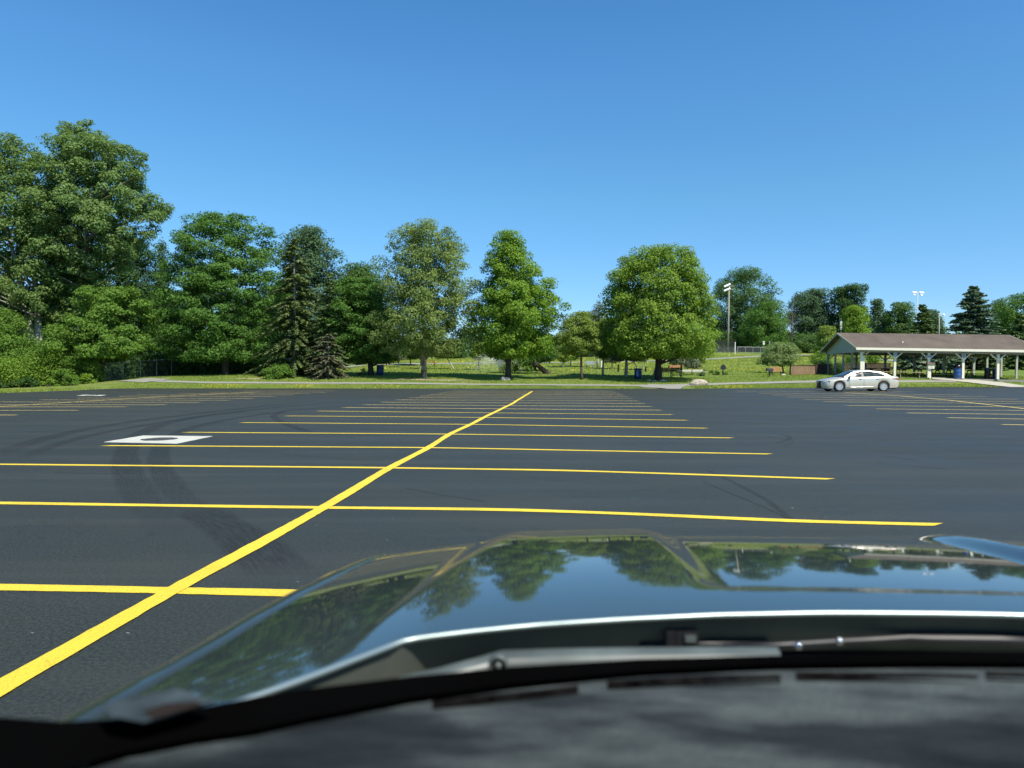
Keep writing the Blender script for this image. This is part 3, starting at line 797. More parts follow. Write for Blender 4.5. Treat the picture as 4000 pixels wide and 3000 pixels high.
tree('shade_tree', 'dark green tree in deep shade right behind the tallest cottonwood', (500, 86),
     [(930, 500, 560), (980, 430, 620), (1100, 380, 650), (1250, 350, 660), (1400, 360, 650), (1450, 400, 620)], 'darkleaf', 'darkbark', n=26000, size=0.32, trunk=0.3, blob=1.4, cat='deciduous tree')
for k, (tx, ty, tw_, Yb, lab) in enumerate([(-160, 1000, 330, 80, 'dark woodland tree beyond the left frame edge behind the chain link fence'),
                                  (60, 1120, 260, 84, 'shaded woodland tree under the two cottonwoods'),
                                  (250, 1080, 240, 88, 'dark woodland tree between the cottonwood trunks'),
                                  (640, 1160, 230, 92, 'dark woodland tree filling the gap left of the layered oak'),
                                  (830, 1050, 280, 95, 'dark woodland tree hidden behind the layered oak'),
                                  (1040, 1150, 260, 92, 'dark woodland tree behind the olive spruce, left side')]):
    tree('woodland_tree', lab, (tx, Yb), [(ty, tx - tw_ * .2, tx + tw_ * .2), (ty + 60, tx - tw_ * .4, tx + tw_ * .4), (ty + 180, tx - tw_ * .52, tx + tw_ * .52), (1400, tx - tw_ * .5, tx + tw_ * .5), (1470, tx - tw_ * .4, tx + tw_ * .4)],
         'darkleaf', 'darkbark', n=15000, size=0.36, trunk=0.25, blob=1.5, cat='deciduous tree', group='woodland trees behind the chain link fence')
tree('columnar_tree', 'thin pointed poplar top peeking over the dark woodland, far away', (632, 140),
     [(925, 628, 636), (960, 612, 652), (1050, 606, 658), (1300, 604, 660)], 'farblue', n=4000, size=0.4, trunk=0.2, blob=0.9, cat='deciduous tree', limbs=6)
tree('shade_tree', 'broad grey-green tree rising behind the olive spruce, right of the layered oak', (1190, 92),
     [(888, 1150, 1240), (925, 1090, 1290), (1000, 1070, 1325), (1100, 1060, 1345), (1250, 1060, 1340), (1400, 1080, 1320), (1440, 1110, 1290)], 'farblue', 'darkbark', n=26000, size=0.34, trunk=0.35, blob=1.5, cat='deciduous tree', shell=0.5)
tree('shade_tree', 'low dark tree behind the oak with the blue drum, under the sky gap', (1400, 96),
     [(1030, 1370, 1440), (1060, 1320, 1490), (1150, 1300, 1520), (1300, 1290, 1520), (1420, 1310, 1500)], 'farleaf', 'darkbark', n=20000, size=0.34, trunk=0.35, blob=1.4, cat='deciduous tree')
tree('oak_tree', 'big layered green oak with low spreading branches between the woodland and the olive spruce', (880, 66),
     [(832, 850, 930), (850, 730, 1010), (900, 690, 1060), (970, 660, 1075), (1060, 640, 1100), (1150, 610, 1110), (1250, 605, 1100), (1330, 625, 1090), (1400, 650, 1060), (1415, 700, 1000)], 'oak', 'bark', n=46000, size=0.24, trunk=0.30, blob=1.05, dens=0.95, cat='deciduous tree', flat_=0.5, shell=0.4)
tree('walnut_tree', 'bright green low spreading tree in front of the dark woodland, left of the layered oak', (400, 62),
     [(1115, 360, 520), (1150, 300, 575), (1220, 270, 590), (1300, 170, 590), (1370, 120, 590), (1405, 110, 480), (1425, 130, 420)], 'walnut', 'darkbark', n=24000, size=0.24, trunk=0.2, blob=0.95, dens=0.8, cat='deciduous tree', flat_=0.45, hang=0.3)
tree('boxelder_tree', 'leafy green tree leaning in at the left edge over the fence', (-20, 63),
     [(1200, -60, 30), (1250, -120, 75), (1330, -150, 150), (1420, -150, 190), (1480, -120, 180)], 'walnut', 'darkbark', n=12000, size=0.22, trunk=0.15, blob=0.8, cat='deciduous tree')
conifer('norway_spruce', 'tall thin olive-brown spruce with drooping ragged branches beside the layered oak', (1150, 64), 925, 1462, 975, 1340, 'spruce', 'palebark', rows=34, per=9, tw=0.50, droop=0.42, trunk=0.2, power=0.72, gap=0.12, ragged=0.32, thick=0.10, hang=0.9)
tree('maple_tree', 'mid green tree with its dark trunk beside the left blue drum', (1450, 64),
     [(1080, 1350, 1450), (1130, 1290, 1510), (1200, 1260, 1540), (1290, 1255, 1560), (1360, 1300, 1570), (1400, 1340, 1560), (1420, 1400, 1540)], 'oak', 'darkbark', n=26000, size=0.22, trunk=0.27, blob=0.85, cat='deciduous tree', flat_=0.5)
conifer('fir_tree', 'pointed green fir with sparse grey-brown lower branches right of the olive spruce', (1288, 63), 1063, 1380, 1190, 1390, 'greenspruce', 'bark', rows=22, per=10, tw=0.4, droop=0.25, trunk=0.14, power=0.8, ragged=0.25)
conifer('dead_fir', 'sparse half-dead grey-brown fir low on the grass under the pointed green fir', (1283, 61.5), 1305, 1474, 1165, 1395, 'deadspruce', 'palebark', rows=14, per=11, tw=0.34, droop=0.30, trunk=0.09, power=0.55, ragged=0.2, thick=0.07)
shrub('bush', 'rounded dense green bush at the foot of the olive spruce', 1085, 60.5, 2.6, 1.35, 'walnut', 5200, 0.12)
tree('sycamore_tree', 'airy yellow-green sycamore with mottled pale trunk right of the left blue drum', (1655, 61),
     [(865, 1660, 1710), (890, 1540, 1750), (940, 1510, 1810), (1000, 1485, 1850), (1080, 1485, 1870), (1160, 1470, 1870), (1250, 1440, 1890), (1320, 1440, 1880), (1365, 1480, 1850), (1392, 1520, 1800)], 'sycamore', 'sycbark', n=38000, size=0.20, trunk=0.25, blob=0.90, dens=0.78, cat='deciduous tree', shell=0.52)
tree('maple_tree', 'bright green conical maple standing in front of the lawn sprinkler', (1985, 60.5),
     [(903, 1960, 2010), (925, 1930, 2040), (1000, 1885, 2095), (1080, 1870, 2130), (1150, 1850, 2200), (1210, 1840, 2205), (1290, 1840, 2170), (1350, 1860, 2160), (1385, 1880, 2130), (1402, 1910, 2080)], 'maple', 'darkbark', n=40000, size=0.21, trunk=0.26, blob=0.90, dens=0.85, cat='deciduous tree', shell=0.45)
tree('locust_tree', 'small feathery yellow-green tree between the conical maple and the round maple', (2272, 60.5),
     [(1218, 2250, 2300), (1250, 2200, 2340), (1300, 2170, 2350), (1340, 2160, 2350), (1372, 2180, 2340), (1386, 2220, 2310)], 'locust', 'bark', n=14000, size=0.16, trunk=0.13, blob=0.55, dens=0.85, cat='deciduous tree')
tree('maple_tree', 'large round-headed maple with thick dark trunk beside the park bench', (2572, 60.5),
     [(967, 2490, 2630), (990, 2440, 2700), (1040, 2400, 2740), (1100, 2370, 2765), (1180, 2350, 2780), (1260, 2345, 2800), (1320, 2345, 2805), (1375, 2370, 2790), (1402, 2440, 2740)], 'bigmaple', 'darkbark', n=50000, size=0.21, trunk=0.30, blob=0.86, dens=1.35, cat='deciduous tree', shell=0.26, forks=1, lumpy=.25)

# woodland wall along the left side of the lot: outside the frame, seen mirrored in the hood
for k, (X_, Y_, hgt_) in enumerate(((-46, 51, 21), (-45, 43, 25), (-44, 35, 23), (-45, 26, 25), (-44, 17, 22), (-54, 37, 27))):
    px_e = 2000 + X_ / Y_ * F; q_ = F / Y_
    tree('woodland_tree', ('woodland tree just outside the left edge, nearest the fence corner', 'tall woodland tree left of the lot, outside the frame', 'woodland tree beside the lot mirrored in the hood', 'woodland tree left of the lot, behind the front axle', 'woodland tree left of the lot, level with the bonnet', 'second-row woodland tree left of the lot')[k], (px_e, Y_),
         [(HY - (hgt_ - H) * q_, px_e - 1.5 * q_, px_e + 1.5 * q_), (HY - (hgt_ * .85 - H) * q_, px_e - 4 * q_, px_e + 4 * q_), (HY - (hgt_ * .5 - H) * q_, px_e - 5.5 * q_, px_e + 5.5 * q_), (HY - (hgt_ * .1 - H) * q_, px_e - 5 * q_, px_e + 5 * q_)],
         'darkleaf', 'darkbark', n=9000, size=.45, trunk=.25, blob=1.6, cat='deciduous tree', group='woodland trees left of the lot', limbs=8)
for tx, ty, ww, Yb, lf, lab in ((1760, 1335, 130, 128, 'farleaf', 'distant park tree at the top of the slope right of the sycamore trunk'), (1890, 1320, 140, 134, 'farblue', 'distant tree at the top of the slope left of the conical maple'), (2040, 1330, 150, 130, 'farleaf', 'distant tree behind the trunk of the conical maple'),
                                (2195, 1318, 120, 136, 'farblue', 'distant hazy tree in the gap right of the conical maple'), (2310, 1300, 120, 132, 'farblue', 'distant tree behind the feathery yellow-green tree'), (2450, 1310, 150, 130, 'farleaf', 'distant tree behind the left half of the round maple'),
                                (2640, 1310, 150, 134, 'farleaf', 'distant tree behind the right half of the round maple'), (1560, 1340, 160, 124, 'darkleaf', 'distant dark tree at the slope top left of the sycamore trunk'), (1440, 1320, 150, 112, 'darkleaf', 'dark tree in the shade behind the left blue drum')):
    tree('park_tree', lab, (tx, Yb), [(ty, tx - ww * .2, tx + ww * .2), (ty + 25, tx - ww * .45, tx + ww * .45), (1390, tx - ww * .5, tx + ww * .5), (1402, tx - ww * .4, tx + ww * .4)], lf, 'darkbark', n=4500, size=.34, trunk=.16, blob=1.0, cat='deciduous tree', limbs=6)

# ------------------------------------------------------------------ trees in the park behind
def small_tree(name, label, px, Y, prof, leaf, bark, n=4000, size=0.2, trunk=0.09, blob=0.6, **kw):
    return tree(name, label, (px, Y), prof, leaf, bark, n=n, size=size, trunk=trunk, blob=blob, cat=kw.pop('cat', 'young tree'), limbs=kw.pop('limbs', 10), **kw)
small_tree('young_pine', 'slim white-stemmed pine on the lawn left of the sycamore trunk', 1557, 85, [(1350, 1540, 1575), (1385, 1530, 1590), (1405, 1535, 1585)], 'pine', 'palebark', 2200, group=None)
small_tree('young_tree', 'dark leafy tree on the lawn just left of the tall white stem', 1603, 92, [(1330, 1575, 1635), (1370, 1565, 1645), (1395, 1570, 1640), (1402, 1585, 1625)], 'darkleaf', 'bark', 5000, 0.25)
small_tree('young_pine', 'tall bare white-stemmed pine half hidden behind the sycamore trunk', 1641, 80, [(1310, 1610, 1690), (1350, 1600, 1730), (1385, 1620, 1710)], 'pine', 'palebark', 5000, trunk=0.1)
small_tree('young_tree', 'young tree with a pale stem leaning left, right of the sycamore', 1775, 80, [(1330, 1720, 1790), (1365, 1705, 1790), (1395, 1715, 1780)], 'sycamore', 'palebark', 3500, lean=-1.2)
small_tree('young_tree', 'thin young tree left of the sprinkler spray', 1870, 78, [(1340, 1845, 1900), (1380, 1835, 1905), (1405, 1850, 1890)], 'locust', 'bark', 2000)
small_tree('young_tree', 'young tree with pale stem right behind the leaning dark trunk', 2199, 84, [(1350, 2175, 2225), (1390, 2168, 2230), (1415, 2185, 2215)], 'locust', 'palebark', 2500)
small_tree('young_tree', 'slender pale-stemmed tree left of the small feathery tree trunk', 2229, 86, [(1330, 2195, 2265), (1380, 2190, 2270), (1408, 2205, 2255)], 'maple', 'palebark', 3500)
small_tree('birch_tree', 'white-stemmed tree right of the small feathery tree', 2355, 67, [(1245, 2330, 2400), (1300, 2305, 2410), (1360, 2300, 2405), (1400, 2325, 2390)], 'locust', 'palebark', 9000, 0.17, trunk=0.12, cat='young tree')
small_tree('young_pine', 'small pine with pale stem behind and right of the white-stemmed tree', 2391, 80, [(1350, 2360, 2420), (1390, 2350, 2430), (1418, 2365, 2420)], 'pine', 'palebark', 2500)
small_tree('pine_tree', 'grey-green pine with thick pale trunk left of the right blue drum', 2445, 65, [(1330, 2390, 2520), (1370, 2370, 2530), (1410, 2385, 2520)], 'pine', 'palebark', 9000, 0.16, trunk=0.20)
small_tree('young_tree', 'thin tree with twin pale stems behind the right blue drum', 2497, 78, [(1350, 2470, 2530), (1385, 2460, 2540), (1412, 2475, 2525)], 'willow', 'palebark', 2500, forks=2)
small_tree('birch_tree', 'leaning white birch trunk directly left of the round maple trunk', 2556, 66, [(1330, 2520, 2620), (1370, 2510, 2640), (1395, 2530, 2610)], 'pine', 'palebark', 5000, trunk=0.17, lean=0.3)
small_tree('pine_tree', 'grey-green pine behind the right side of the round maple above the bench', 2660, 76, [(1330, 2630, 2700), (1380, 2620, 2715), (1425, 2615, 2720)], 'pine', 'bark', 6500, 0.17)
small_tree('young_tree', 'spindly sapling between the bench and the black plaque', 2703, 68, [(1400, 2685, 2725), (1425, 2668, 2738), (1440, 2680, 2730)], 'pine', 'bark', 1800, 0.13, trunk=0.05, blob=0.35)
small_tree('young_tree', 'tiny sapling on the slope left of the black plaque', 2742, 82, [(1395, 2730, 2755), (1420, 2726, 2760)], 'locust', 'bark', 700, 0.13, trunk=0.035, blob=0.3)
tree('dead_pine', 'wispy grey pine top showing left of the round maple crown', (2335, 84), [(1175, 2330, 2350), (1210, 2305, 2370), (1250, 2300, 2370), (1330, 2300, 2370)], 'pine', 'palebark', n=2600, size=0.22, trunk=0.13, blob=0.7, dens=0.6, cat='conifer', trunk_top=0.95, limbs=18)
tree('willow_tree', 'small soft grey-green willow with drooping outline beside the board fence', (3060, 72),
     [(1338, 3020, 3070), (1355, 2985, 3100), (1385, 2970, 3118), (1410, 2965, 3115), (1425, 2985, 3095)], 'willow', 'darkbark', n=9000, size=0.15, trunk=0.09, blob=0.5, cat='young tree', hang=0.7)
# leaning tree
lt = empty('leaning_tree', G(2138, 70, -0.1))
mb = MB(); mb.tube([(0.15, 0, 0), (-0.5, 0, 0.55), (-1.2, 0, 1.15), (-1.6, 0.1, 1.8), (-2.2, 0.2, 2.4)], [0.30, 0.24, 0.20, 0.14, 0.06], 8)
mb.tube([(-0.9, 0, 0.9), (-1.7, -0.2, 1.1), (-2.6, -0.3, 1.0)], [0.14, 0.09, 0.03], 6)
mb.tube([(0.1, 0, 0.1), (1.0, 0.1, 0.12)], [0.12, 0.03], 6); mb.tube([(-0.2, 0, 0.1), (-1.7, -0.4, -0.1)], [0.14, 0.03], 6)
mb.build('trunk', M['darkbark'], lt, True, fix=False)
nb = 60; bc = np.stack([rng.uniform(-4.6, 0.6, nb), rng.uniform(-1.2, 1.2, nb), rng.uniform(0.5, 3.0, nb)], 1)
bc[:, 2] = np.where(bc[:, 0] > -1.4, np.abs(bc[:, 2] - 2.4) * 0.5 + 2.1, bc[:, 2])
idx = rng.integers(0, nb, 9000); d = unit(rng.normal(size=(9000, 3)))
v, f = kites(bc[idx] + d * rng.uniform(.2, 1, (9000, 1)) * 0.55, d + np.array([0, 0, .7]), 0.16 * rng.uniform(.6, 1.3, 9000))
meshobj('crown', v, f, M['oak'], lt)
tag(lt, 'dark tree leaning hard to the left beside the sprinkler, crown almost on the grass', 'deciduous tree')
tree('shade_tree', 'dense dark tree mass behind the conical maple at eye level', (2090, 76), [(1290, 2040, 2140), (1330, 2020, 2170), (1390, 2010, 2180), (1415, 2030, 2160)], 'darkleaf', 'darkbark', n=8000, size=0.22, trunk=0.16, blob=0.8, cat='deciduous tree')

# far treeline on the right
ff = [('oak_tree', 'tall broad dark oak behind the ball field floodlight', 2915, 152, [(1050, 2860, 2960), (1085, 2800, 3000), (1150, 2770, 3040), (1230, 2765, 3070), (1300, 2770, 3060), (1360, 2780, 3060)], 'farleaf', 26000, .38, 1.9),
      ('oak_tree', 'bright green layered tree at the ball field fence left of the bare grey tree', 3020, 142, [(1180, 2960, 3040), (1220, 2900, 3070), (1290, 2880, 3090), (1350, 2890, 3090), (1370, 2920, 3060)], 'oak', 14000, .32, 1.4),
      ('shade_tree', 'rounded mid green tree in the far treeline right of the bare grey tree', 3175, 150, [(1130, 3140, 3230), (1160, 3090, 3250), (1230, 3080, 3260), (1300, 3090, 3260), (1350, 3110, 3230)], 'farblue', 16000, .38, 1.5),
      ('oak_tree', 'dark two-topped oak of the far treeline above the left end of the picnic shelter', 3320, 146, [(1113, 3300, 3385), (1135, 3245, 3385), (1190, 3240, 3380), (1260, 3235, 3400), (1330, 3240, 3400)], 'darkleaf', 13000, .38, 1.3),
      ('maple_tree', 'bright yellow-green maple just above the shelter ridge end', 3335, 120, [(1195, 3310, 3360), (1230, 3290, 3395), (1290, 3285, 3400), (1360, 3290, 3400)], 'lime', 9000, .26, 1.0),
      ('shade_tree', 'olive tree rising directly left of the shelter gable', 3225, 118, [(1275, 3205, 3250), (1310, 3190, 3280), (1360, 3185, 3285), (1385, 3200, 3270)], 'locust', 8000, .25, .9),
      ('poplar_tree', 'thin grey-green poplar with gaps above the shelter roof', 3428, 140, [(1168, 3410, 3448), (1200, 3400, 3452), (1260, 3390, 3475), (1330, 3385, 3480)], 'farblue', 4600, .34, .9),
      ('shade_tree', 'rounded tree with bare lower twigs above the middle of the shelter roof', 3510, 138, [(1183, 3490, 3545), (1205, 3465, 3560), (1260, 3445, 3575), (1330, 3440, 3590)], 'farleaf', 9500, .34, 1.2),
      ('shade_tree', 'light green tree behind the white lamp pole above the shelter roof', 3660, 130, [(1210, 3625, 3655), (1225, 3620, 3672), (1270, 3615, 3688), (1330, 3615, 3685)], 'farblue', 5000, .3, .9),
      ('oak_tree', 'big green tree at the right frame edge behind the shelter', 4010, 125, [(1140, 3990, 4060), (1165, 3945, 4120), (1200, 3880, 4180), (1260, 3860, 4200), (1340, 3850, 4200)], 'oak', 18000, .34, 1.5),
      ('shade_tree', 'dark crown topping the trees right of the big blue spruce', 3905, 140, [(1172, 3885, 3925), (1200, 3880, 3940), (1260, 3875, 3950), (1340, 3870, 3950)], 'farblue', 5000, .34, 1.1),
      ('shade_tree', 'dark shrubby tree in the shade below the far treeline left of the shelter', 3140, 140, [(1310, 3100, 3180), (1345, 3070, 3210), (1380, 3070, 3215)], 'farleaf', 8000, .3, 1.1),
      ('woodland_tree', 'dark understorey tree at the left end of the ball field fence', 2790, 150, [(1250, 2760, 2830), (1310, 2740, 2850), (1375, 2740, 2860)], 'darkleaf', 6000, .34, 1.2),
      ('woodland_tree', 'dark understorey tree behind the ball field fence', 2960, 156, [(1290, 2930, 3010), (1340, 2880, 3060), (1378, 2880, 3060)], 'darkleaf', 6000, .34, 1.2),
      ('woodland_tree', 'dark understorey tree beneath the two-topped oak', 3230, 160, [(1290, 3180, 3300), (1340, 3170, 3340), (1385, 3170, 3340)], 'darkleaf', 6000, .36, 1.3),
      ('hedge_tree', 'low dark tree seen under the roof at the shelter far end', 3700, 126, [(1335, 3640, 3800), (1375, 3620, 3860), (1412, 3620, 3880)], 'farleaf', 6000, .3, 1.0)]
for nm, lab, px, Y, pr, lf, n, s_, bl in ff:
    tree(nm, lab, (px, Y), pr, lf, 'darkbark', n=n, size=s_, trunk=0.25, blob=bl, cat='deciduous tree', limbs=16, dens=0.85, shell=0.45)
conifer('blue_spruce', 'large blue-green spruce standing above the right half of the shelter roof', (3803, 100), 1118, 1400, 3668, 3945, 'bluespruce', rows=30, per=12, tw=0.62, droop=0.12, trunk=0.2, power=0.70, ragged=0.2, thick=0.2, dens=0.8, hang=0.25)
conifer('spruce', 'smaller pointed spruce between the two lamp poles above the shelter roof', (3603, 110), 1190, 1400, 3525, 3690, 'greenspruce', rows=22, per=11, tw=0.6, droop=0.15, trunk=0.15, power=0.75, thick=0.2, dens=0.8, hang=0.25)
conifer('spruce', 'green spruce at the right frame edge over the hip of the shelter roof', (3990, 96), 1232, 1410, 3915, 4080, 'greenspruce', rows=20, per=11, tw=0.6, droop=0.2, trunk=0.15, power=0.6, thick=0.2, dens=0.8, hang=0.3)
for px, Y, tp, w2, lab in ((3560, 86, 1345, 75, 'low dark spruce seen between the shelter posts behind the pale bench table'), (3690, 84, 1355, 70, 'low spruce behind the tables, left of the blue drum'),
                           (3790, 85, 1340, 85, 'low spruce seen right of the blue drum post'), (3880, 82, 1370, 50, 'small dark spruce behind the dark bins'), (3975, 84, 1350, 75, 'low spruce at the right frame edge under the eave')):
    conifer('spruce', lab, (px, Y), tp - 40, 1462, px - w2, px + w2, 'bluespruce' if px < 3700 else 'deadspruce' if px == 3790 else 'greenspruce', rows=14, per=12, tw=0.42, droop=0.18, trunk=0.12, power=0.6, thick=0.13, dens=0.9, hang=0.3, group='low spruces behind the picnic shelter')
# bare grey tree
bt = empty('bare_tree', G(3090, 134)); mb = MB()
top = H - (1190 - HY) / F * 134 - bt.location.z
mb.tube([(0, 0, 0), (0.15, 0, top * .4), (0.3, 0, top * .97)], [.16, .1, .02], 6)
for k in range(46):
    t = random.uniform(.3, .95); z0 = top * t * .8; a = random.uniform(0, 6.28); l = random.uniform(.8, 1.9)
    limb(mb, (0.2 * t, 0, z0), (math.cos(a) * l * .9, math.sin(a) * l * .7, min(top, z0 + l * 2.2)), .03, .008, .1, 4, 4)
mb.build('trunk', M['bark'], bt, True, fix=False); tag(bt, 'leafless grey tree with upright twigs in the far treeline', 'dead tree')
# saplings by the shelter
small_tree('young_tree', 'leafy sapling just left of the shelter corner post', 3205, 80, [(1370, 3190, 3225), (1395, 3165, 3245), (1425, 3165, 3250)], 'shrub', 'palebark', 1500, .16, trunk=.04, blob=.4)
small_tree('young_tree', 'sapling seen through the left end of the shelter', 3325, 86, [(1375, 3305, 3345), (1400, 3295, 3360), (1425, 3300, 3355)], 'shrub', 'bark', 1100, .16, trunk=.04, blob=.4)
small_tree('young_tree', 'sapling seen between the first two front posts of the shelter', 3412, 86, [(1375, 3390, 3440), (1400, 3375, 3450), (1425, 3390, 3435)], 'shrub', 'bark', 1300, .16, trunk=.04, blob=.4)

# ------------------------------------------------------------------ bushes and undergrowth, lower left
for px, Y, wd, ht, lf, lab in ((40, 59, 3.4, 2.6, 'shrub', 'pale green vine-covered bush on the fence at the left edge'), (175, 59.5, 3.6, 3.0, 'shrub', 'light green feathery bush standing over the fence, second from the left edge'), (330, 60.5, 3.4, 2.5, 'walnut', 'arching green bush on the fence below the bright spreading tree'),
                               (110, 57.2, 2.2, 1.0, 'darkleaf', 'low dark bush in front of the fence at far left'), (195, 56.8, 1.5, 0.7, 'shrub', 'small bright weed clump at the grass edge, left one of the two'), (285, 57, 1.6, 0.9, 'walnut', 'low green weed clump at the grass edge next to the dark vines'),
                               (245, 58, 2.0, 1.5, 'walnut', 'leafy vines climbing the fence'), (340, 60.5, 1.4, .9, 'shrub', 'small bush right of the weed clumps at the fence foot'), (343, 59.2, 1.5, .9, 'lime', 'bright small bush at the bend of the grass edge'), (292, 61, .9, 1.1, 'lime', 'sprig of bright leaves through the chain link'),
                               (15, 57, 1.6, .8, 'darkleaf', 'dark weeds at the bottom left corner of the fence')):
    shrub('bush', lab, px, Y, wd, ht, lf, int(900 * wd * ht), 0.13, group='bushes along the chain link fence')
# woodland floor undergrowth: a thick bank of leaves in the shade behind the fence
n = 42000
ux = rng.uniform(-62, -24, n); uy = rng.uniform(68, 84, n); uz = rng.uniform(0, 1, n) ** 1.4 * (3.2 + 1.2 * np.sin(ux * .8))
pos = np.stack([ux, uy, terr(ux, uy) + uz], 1)
v, f = kites(pos, rng.normal(size=(n, 3)) + np.array([0, -.4, .5]), .38 * rng.uniform(.6, 1.3, n))
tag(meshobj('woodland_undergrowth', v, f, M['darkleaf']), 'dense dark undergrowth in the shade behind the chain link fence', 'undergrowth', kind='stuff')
n = 16000
ux = rng.uniform(28, 75, n); uy = rng.uniform(142, 165, n); uz = rng.uniform(0, 1, n) * 4.2
v, f = kites(np.stack([ux, uy, terr(ux, uy) + uz], 1), rng.normal(size=(n, 3)) + np.array([0, -.4, .5]), .6 * rng.uniform(.6, 1.3, n))
tag(meshobj('treeline_undergrowth', v, f, M['darkleaf']), 'dark thicket at the foot of the far treeline beyond the ball field', 'undergrowth', kind='stuff')
n = 42000
ux = rng.uniform(-45, 30, n) + (rng.uniform(0, 1, n) < .38) * 105; uy = rng.uniform(148, 168, n); uz = rng.uniform(0, 1, n) * (4.0 + 1.3 * np.sin(ux * .5) + .8 * np.sin(ux * 1.7))
v, f = kites(np.stack([ux, uy, terr(ux, uy) + uz], 1), rng.normal(size=(n, 3)) + np.array([0, -.4, .5]), .6 * rng.uniform(.6, 1.3, n))
tag(meshobj('hedgerow', v, f, M['farleaf']), 'distant green hedgerow along the top of the park slope', 'undergrowth', kind='stuff')
# flower bed and weeds around plaque
for px, Y, wd, ht, lf, lab in ((2750, 66, 1.6, .8, 'willow', 'grey-green flowering clump beside the dark rock'), (2790, 66.5, 1.8, .55, 'walnut', 'low plants left of the black plaque'), (2835, 66.3, 1.2, .35, 'walnut', 'low plants at the foot of the black plaque'), (2660, 67, 2.2, .5, 'locust', 'thin weeds under the bench by the concrete edge')):
    shrub('bedding_plant', lab, px, Y, wd, ht, lf, 900, 0.09, cat='plant')
shrub('bush', 'dense dark bush behind the left end of the shelter at the board fence', 3235, 75.5, 4.2, 1.5, 'darkleaf', 5000, .14)
shrub('sapling_sprout', 'small dry conifer sprout left of the trunk beside the left blue drum', 1418, 64.5, .9, .75, 'deadspruce', 500, .1, cat='plant', stems=5)

# ------------------------------------------------------------------ grass tufts and flowers
def tufts(name, X, Yv, h0, m, label, cat, wdt=0.035):
    n = len(X); z = terr(X, Yv)
    a = rng.uniform(0, np.pi, n); hgt = h0 * rng.uniform(.5, 1.3, n); lx = rng.normal(0, .35, n) * hgt; ly = rng.normal(0, .35, n) * hgt
    w_ = wdt * rng.uniform(.6, 1.4, n)
    b = np.stack([X, Yv, z - .01], 1); sx = np.stack([np.cos(a) * w_, np.sin(a) * w_, np.zeros(n)], 1)
    v = np.stack([b - sx, b + sx, b + np.stack([lx, ly, hgt], 1)], 1).reshape(-1, 3)
    o = meshobj(name, v, np.arange(3 * n).reshape(n, 3), m)
    return tag(o, label, cat, kind='stuff')
def bandpts(n, x0, x1, off0, off1, power=1.5):
    X = rng.uniform(x0, x1, n); o_ = rng.uniform(0, 1, n) ** power * (off1 - off0) + off0
    return X, lot_y(X) + o_
X, Yv = bandpts(110000, -46, 48, 0.0, 11, 1.6)
keep = np.ones(len(X), bool)
def path_y(x): return np.interp(x, pth_x, pth_y)
pts = [hit(*p) for p in [(500, 1487), (620, 1491), (800, 1495.5), (1350, 1498.5), (1900, 1503.5), (2200, 1505), (2480, 1506.5), (2600, 1507), (2720, 1503), (2880, 1497.5), (3080, 1494), (3300, 1492), (3500, 1491.5), (3735, 1490)]]
pth_x = np.array([p.x for p in pts]); pth_y = np.array([p.y for p in pts])
keep &= ~((np.abs(Yv - path_y(X)) < 1.05) & (X > pth_x[0]) & (X < pth_x[-1]))
keep &= ~((X > 10.2) & (X < 13.6) & (Yv < path_y(X)))
wl = [hit(*p) for p in [(3640, 1478.5), (3712, 1483), (3850, 1497), (3990, 1509.5)]]
wx = np.array([p.x for p in wl]); wy = np.array([p.y for p in wl])
keep &= ~((X > wx[0]) & (np.abs(Yv - np.interp(X, wx, wy)) < 1.15))
tufts('lawn_grass', X[keep], Yv[keep], 0.075, M['blade'], 'short mown grass between the parking lot and the trees', 'grass')
n = 60000
X = rng.uniform(-20, 50, n); Yv = rng.uniform(66, 126, n)
tufts('hill_grass', X, Yv, 0.085, M['blade'], 'longer grass on the slope of the park', 'grass', .07)
# yellow flower drifts
cxs = rng.uniform(-12, 46, 90); cys = rng.uniform(76, 124, 90)
k_ = rng.integers(0, 90, 16000)[:3000]
X = cxs[k_] + rng.normal(0, 1.8, 3000); Yv = cys[k_] + rng.normal(0, .6, 3000)
tufts('yellow_flowers', X, Yv, 0.13, M['flower'], 'drifts of small yellow flowers on the park slope', 'flowers', .05)
cxs = np.concatenate([[17.0, 17.6, 26.5, 27.5, 28.5], rng.uniform(-30, 30, 5)]); k_ = rng.integers(0, 10, 700)
X = cxs[k_] + rng.normal(0, .7, 700); Yv = lot_y(X) + rng.uniform(.4, 2.4, 700)
tufts('roadside_flowers', X, Yv, 0.09, M['flower'], 'yellow dandelion patches in the grass strip by the lot', 'flowers', .04)

# ------------------------------------------------------------------ fences
LEAN = R(1.2)
def chain_fence(name, posts, hgt, netm, label, postr=0.03, postm='galv'):
    """posts = foot points"""
    o0 = posts[0]; root = empty(name, o0)
    for p in posts:
        q = p - o0
        MB().tube([q, q + Vector((0, 0, hgt + .04))], postr, 6).build('fence_post', M[postm], root)
    r = MB(); r.tube([p - o0 + Vector((0, 0, hgt)) for p in posts], postr * .7, 5)
    r.build('top_rail', M[postm], root)
    v = []; f = []; uvs = []; acc = 0
    for i, p in enumerate(posts):
        q = p - o0
        if i: acc += (posts[i] - posts[i - 1]).length
        v += [(q.x, q.y + .03, q.z + .02), (q.x, q.y + .03, q.z + hgt)]; uvs += [(acc, 0), (acc, hgt)]
        if i: f.append((2 * i - 2, 2 * i, 2 * i + 1, 2 * i - 1))
    o = meshobj('wire_mesh', v, f, netm, root)
    l = o.data.uv_layers.new(name='UVMap')
    for lp in o.data.loops: l.data[lp.index].uv = uvs[lp.vertex_index]
    return tag(root, label, 'fence')
fx = [-260, -150, -50, 46, 147, 241, 327, 409, 481, 549, 612, 670, 723, 774, 830, 885, 940, 995, 1045]
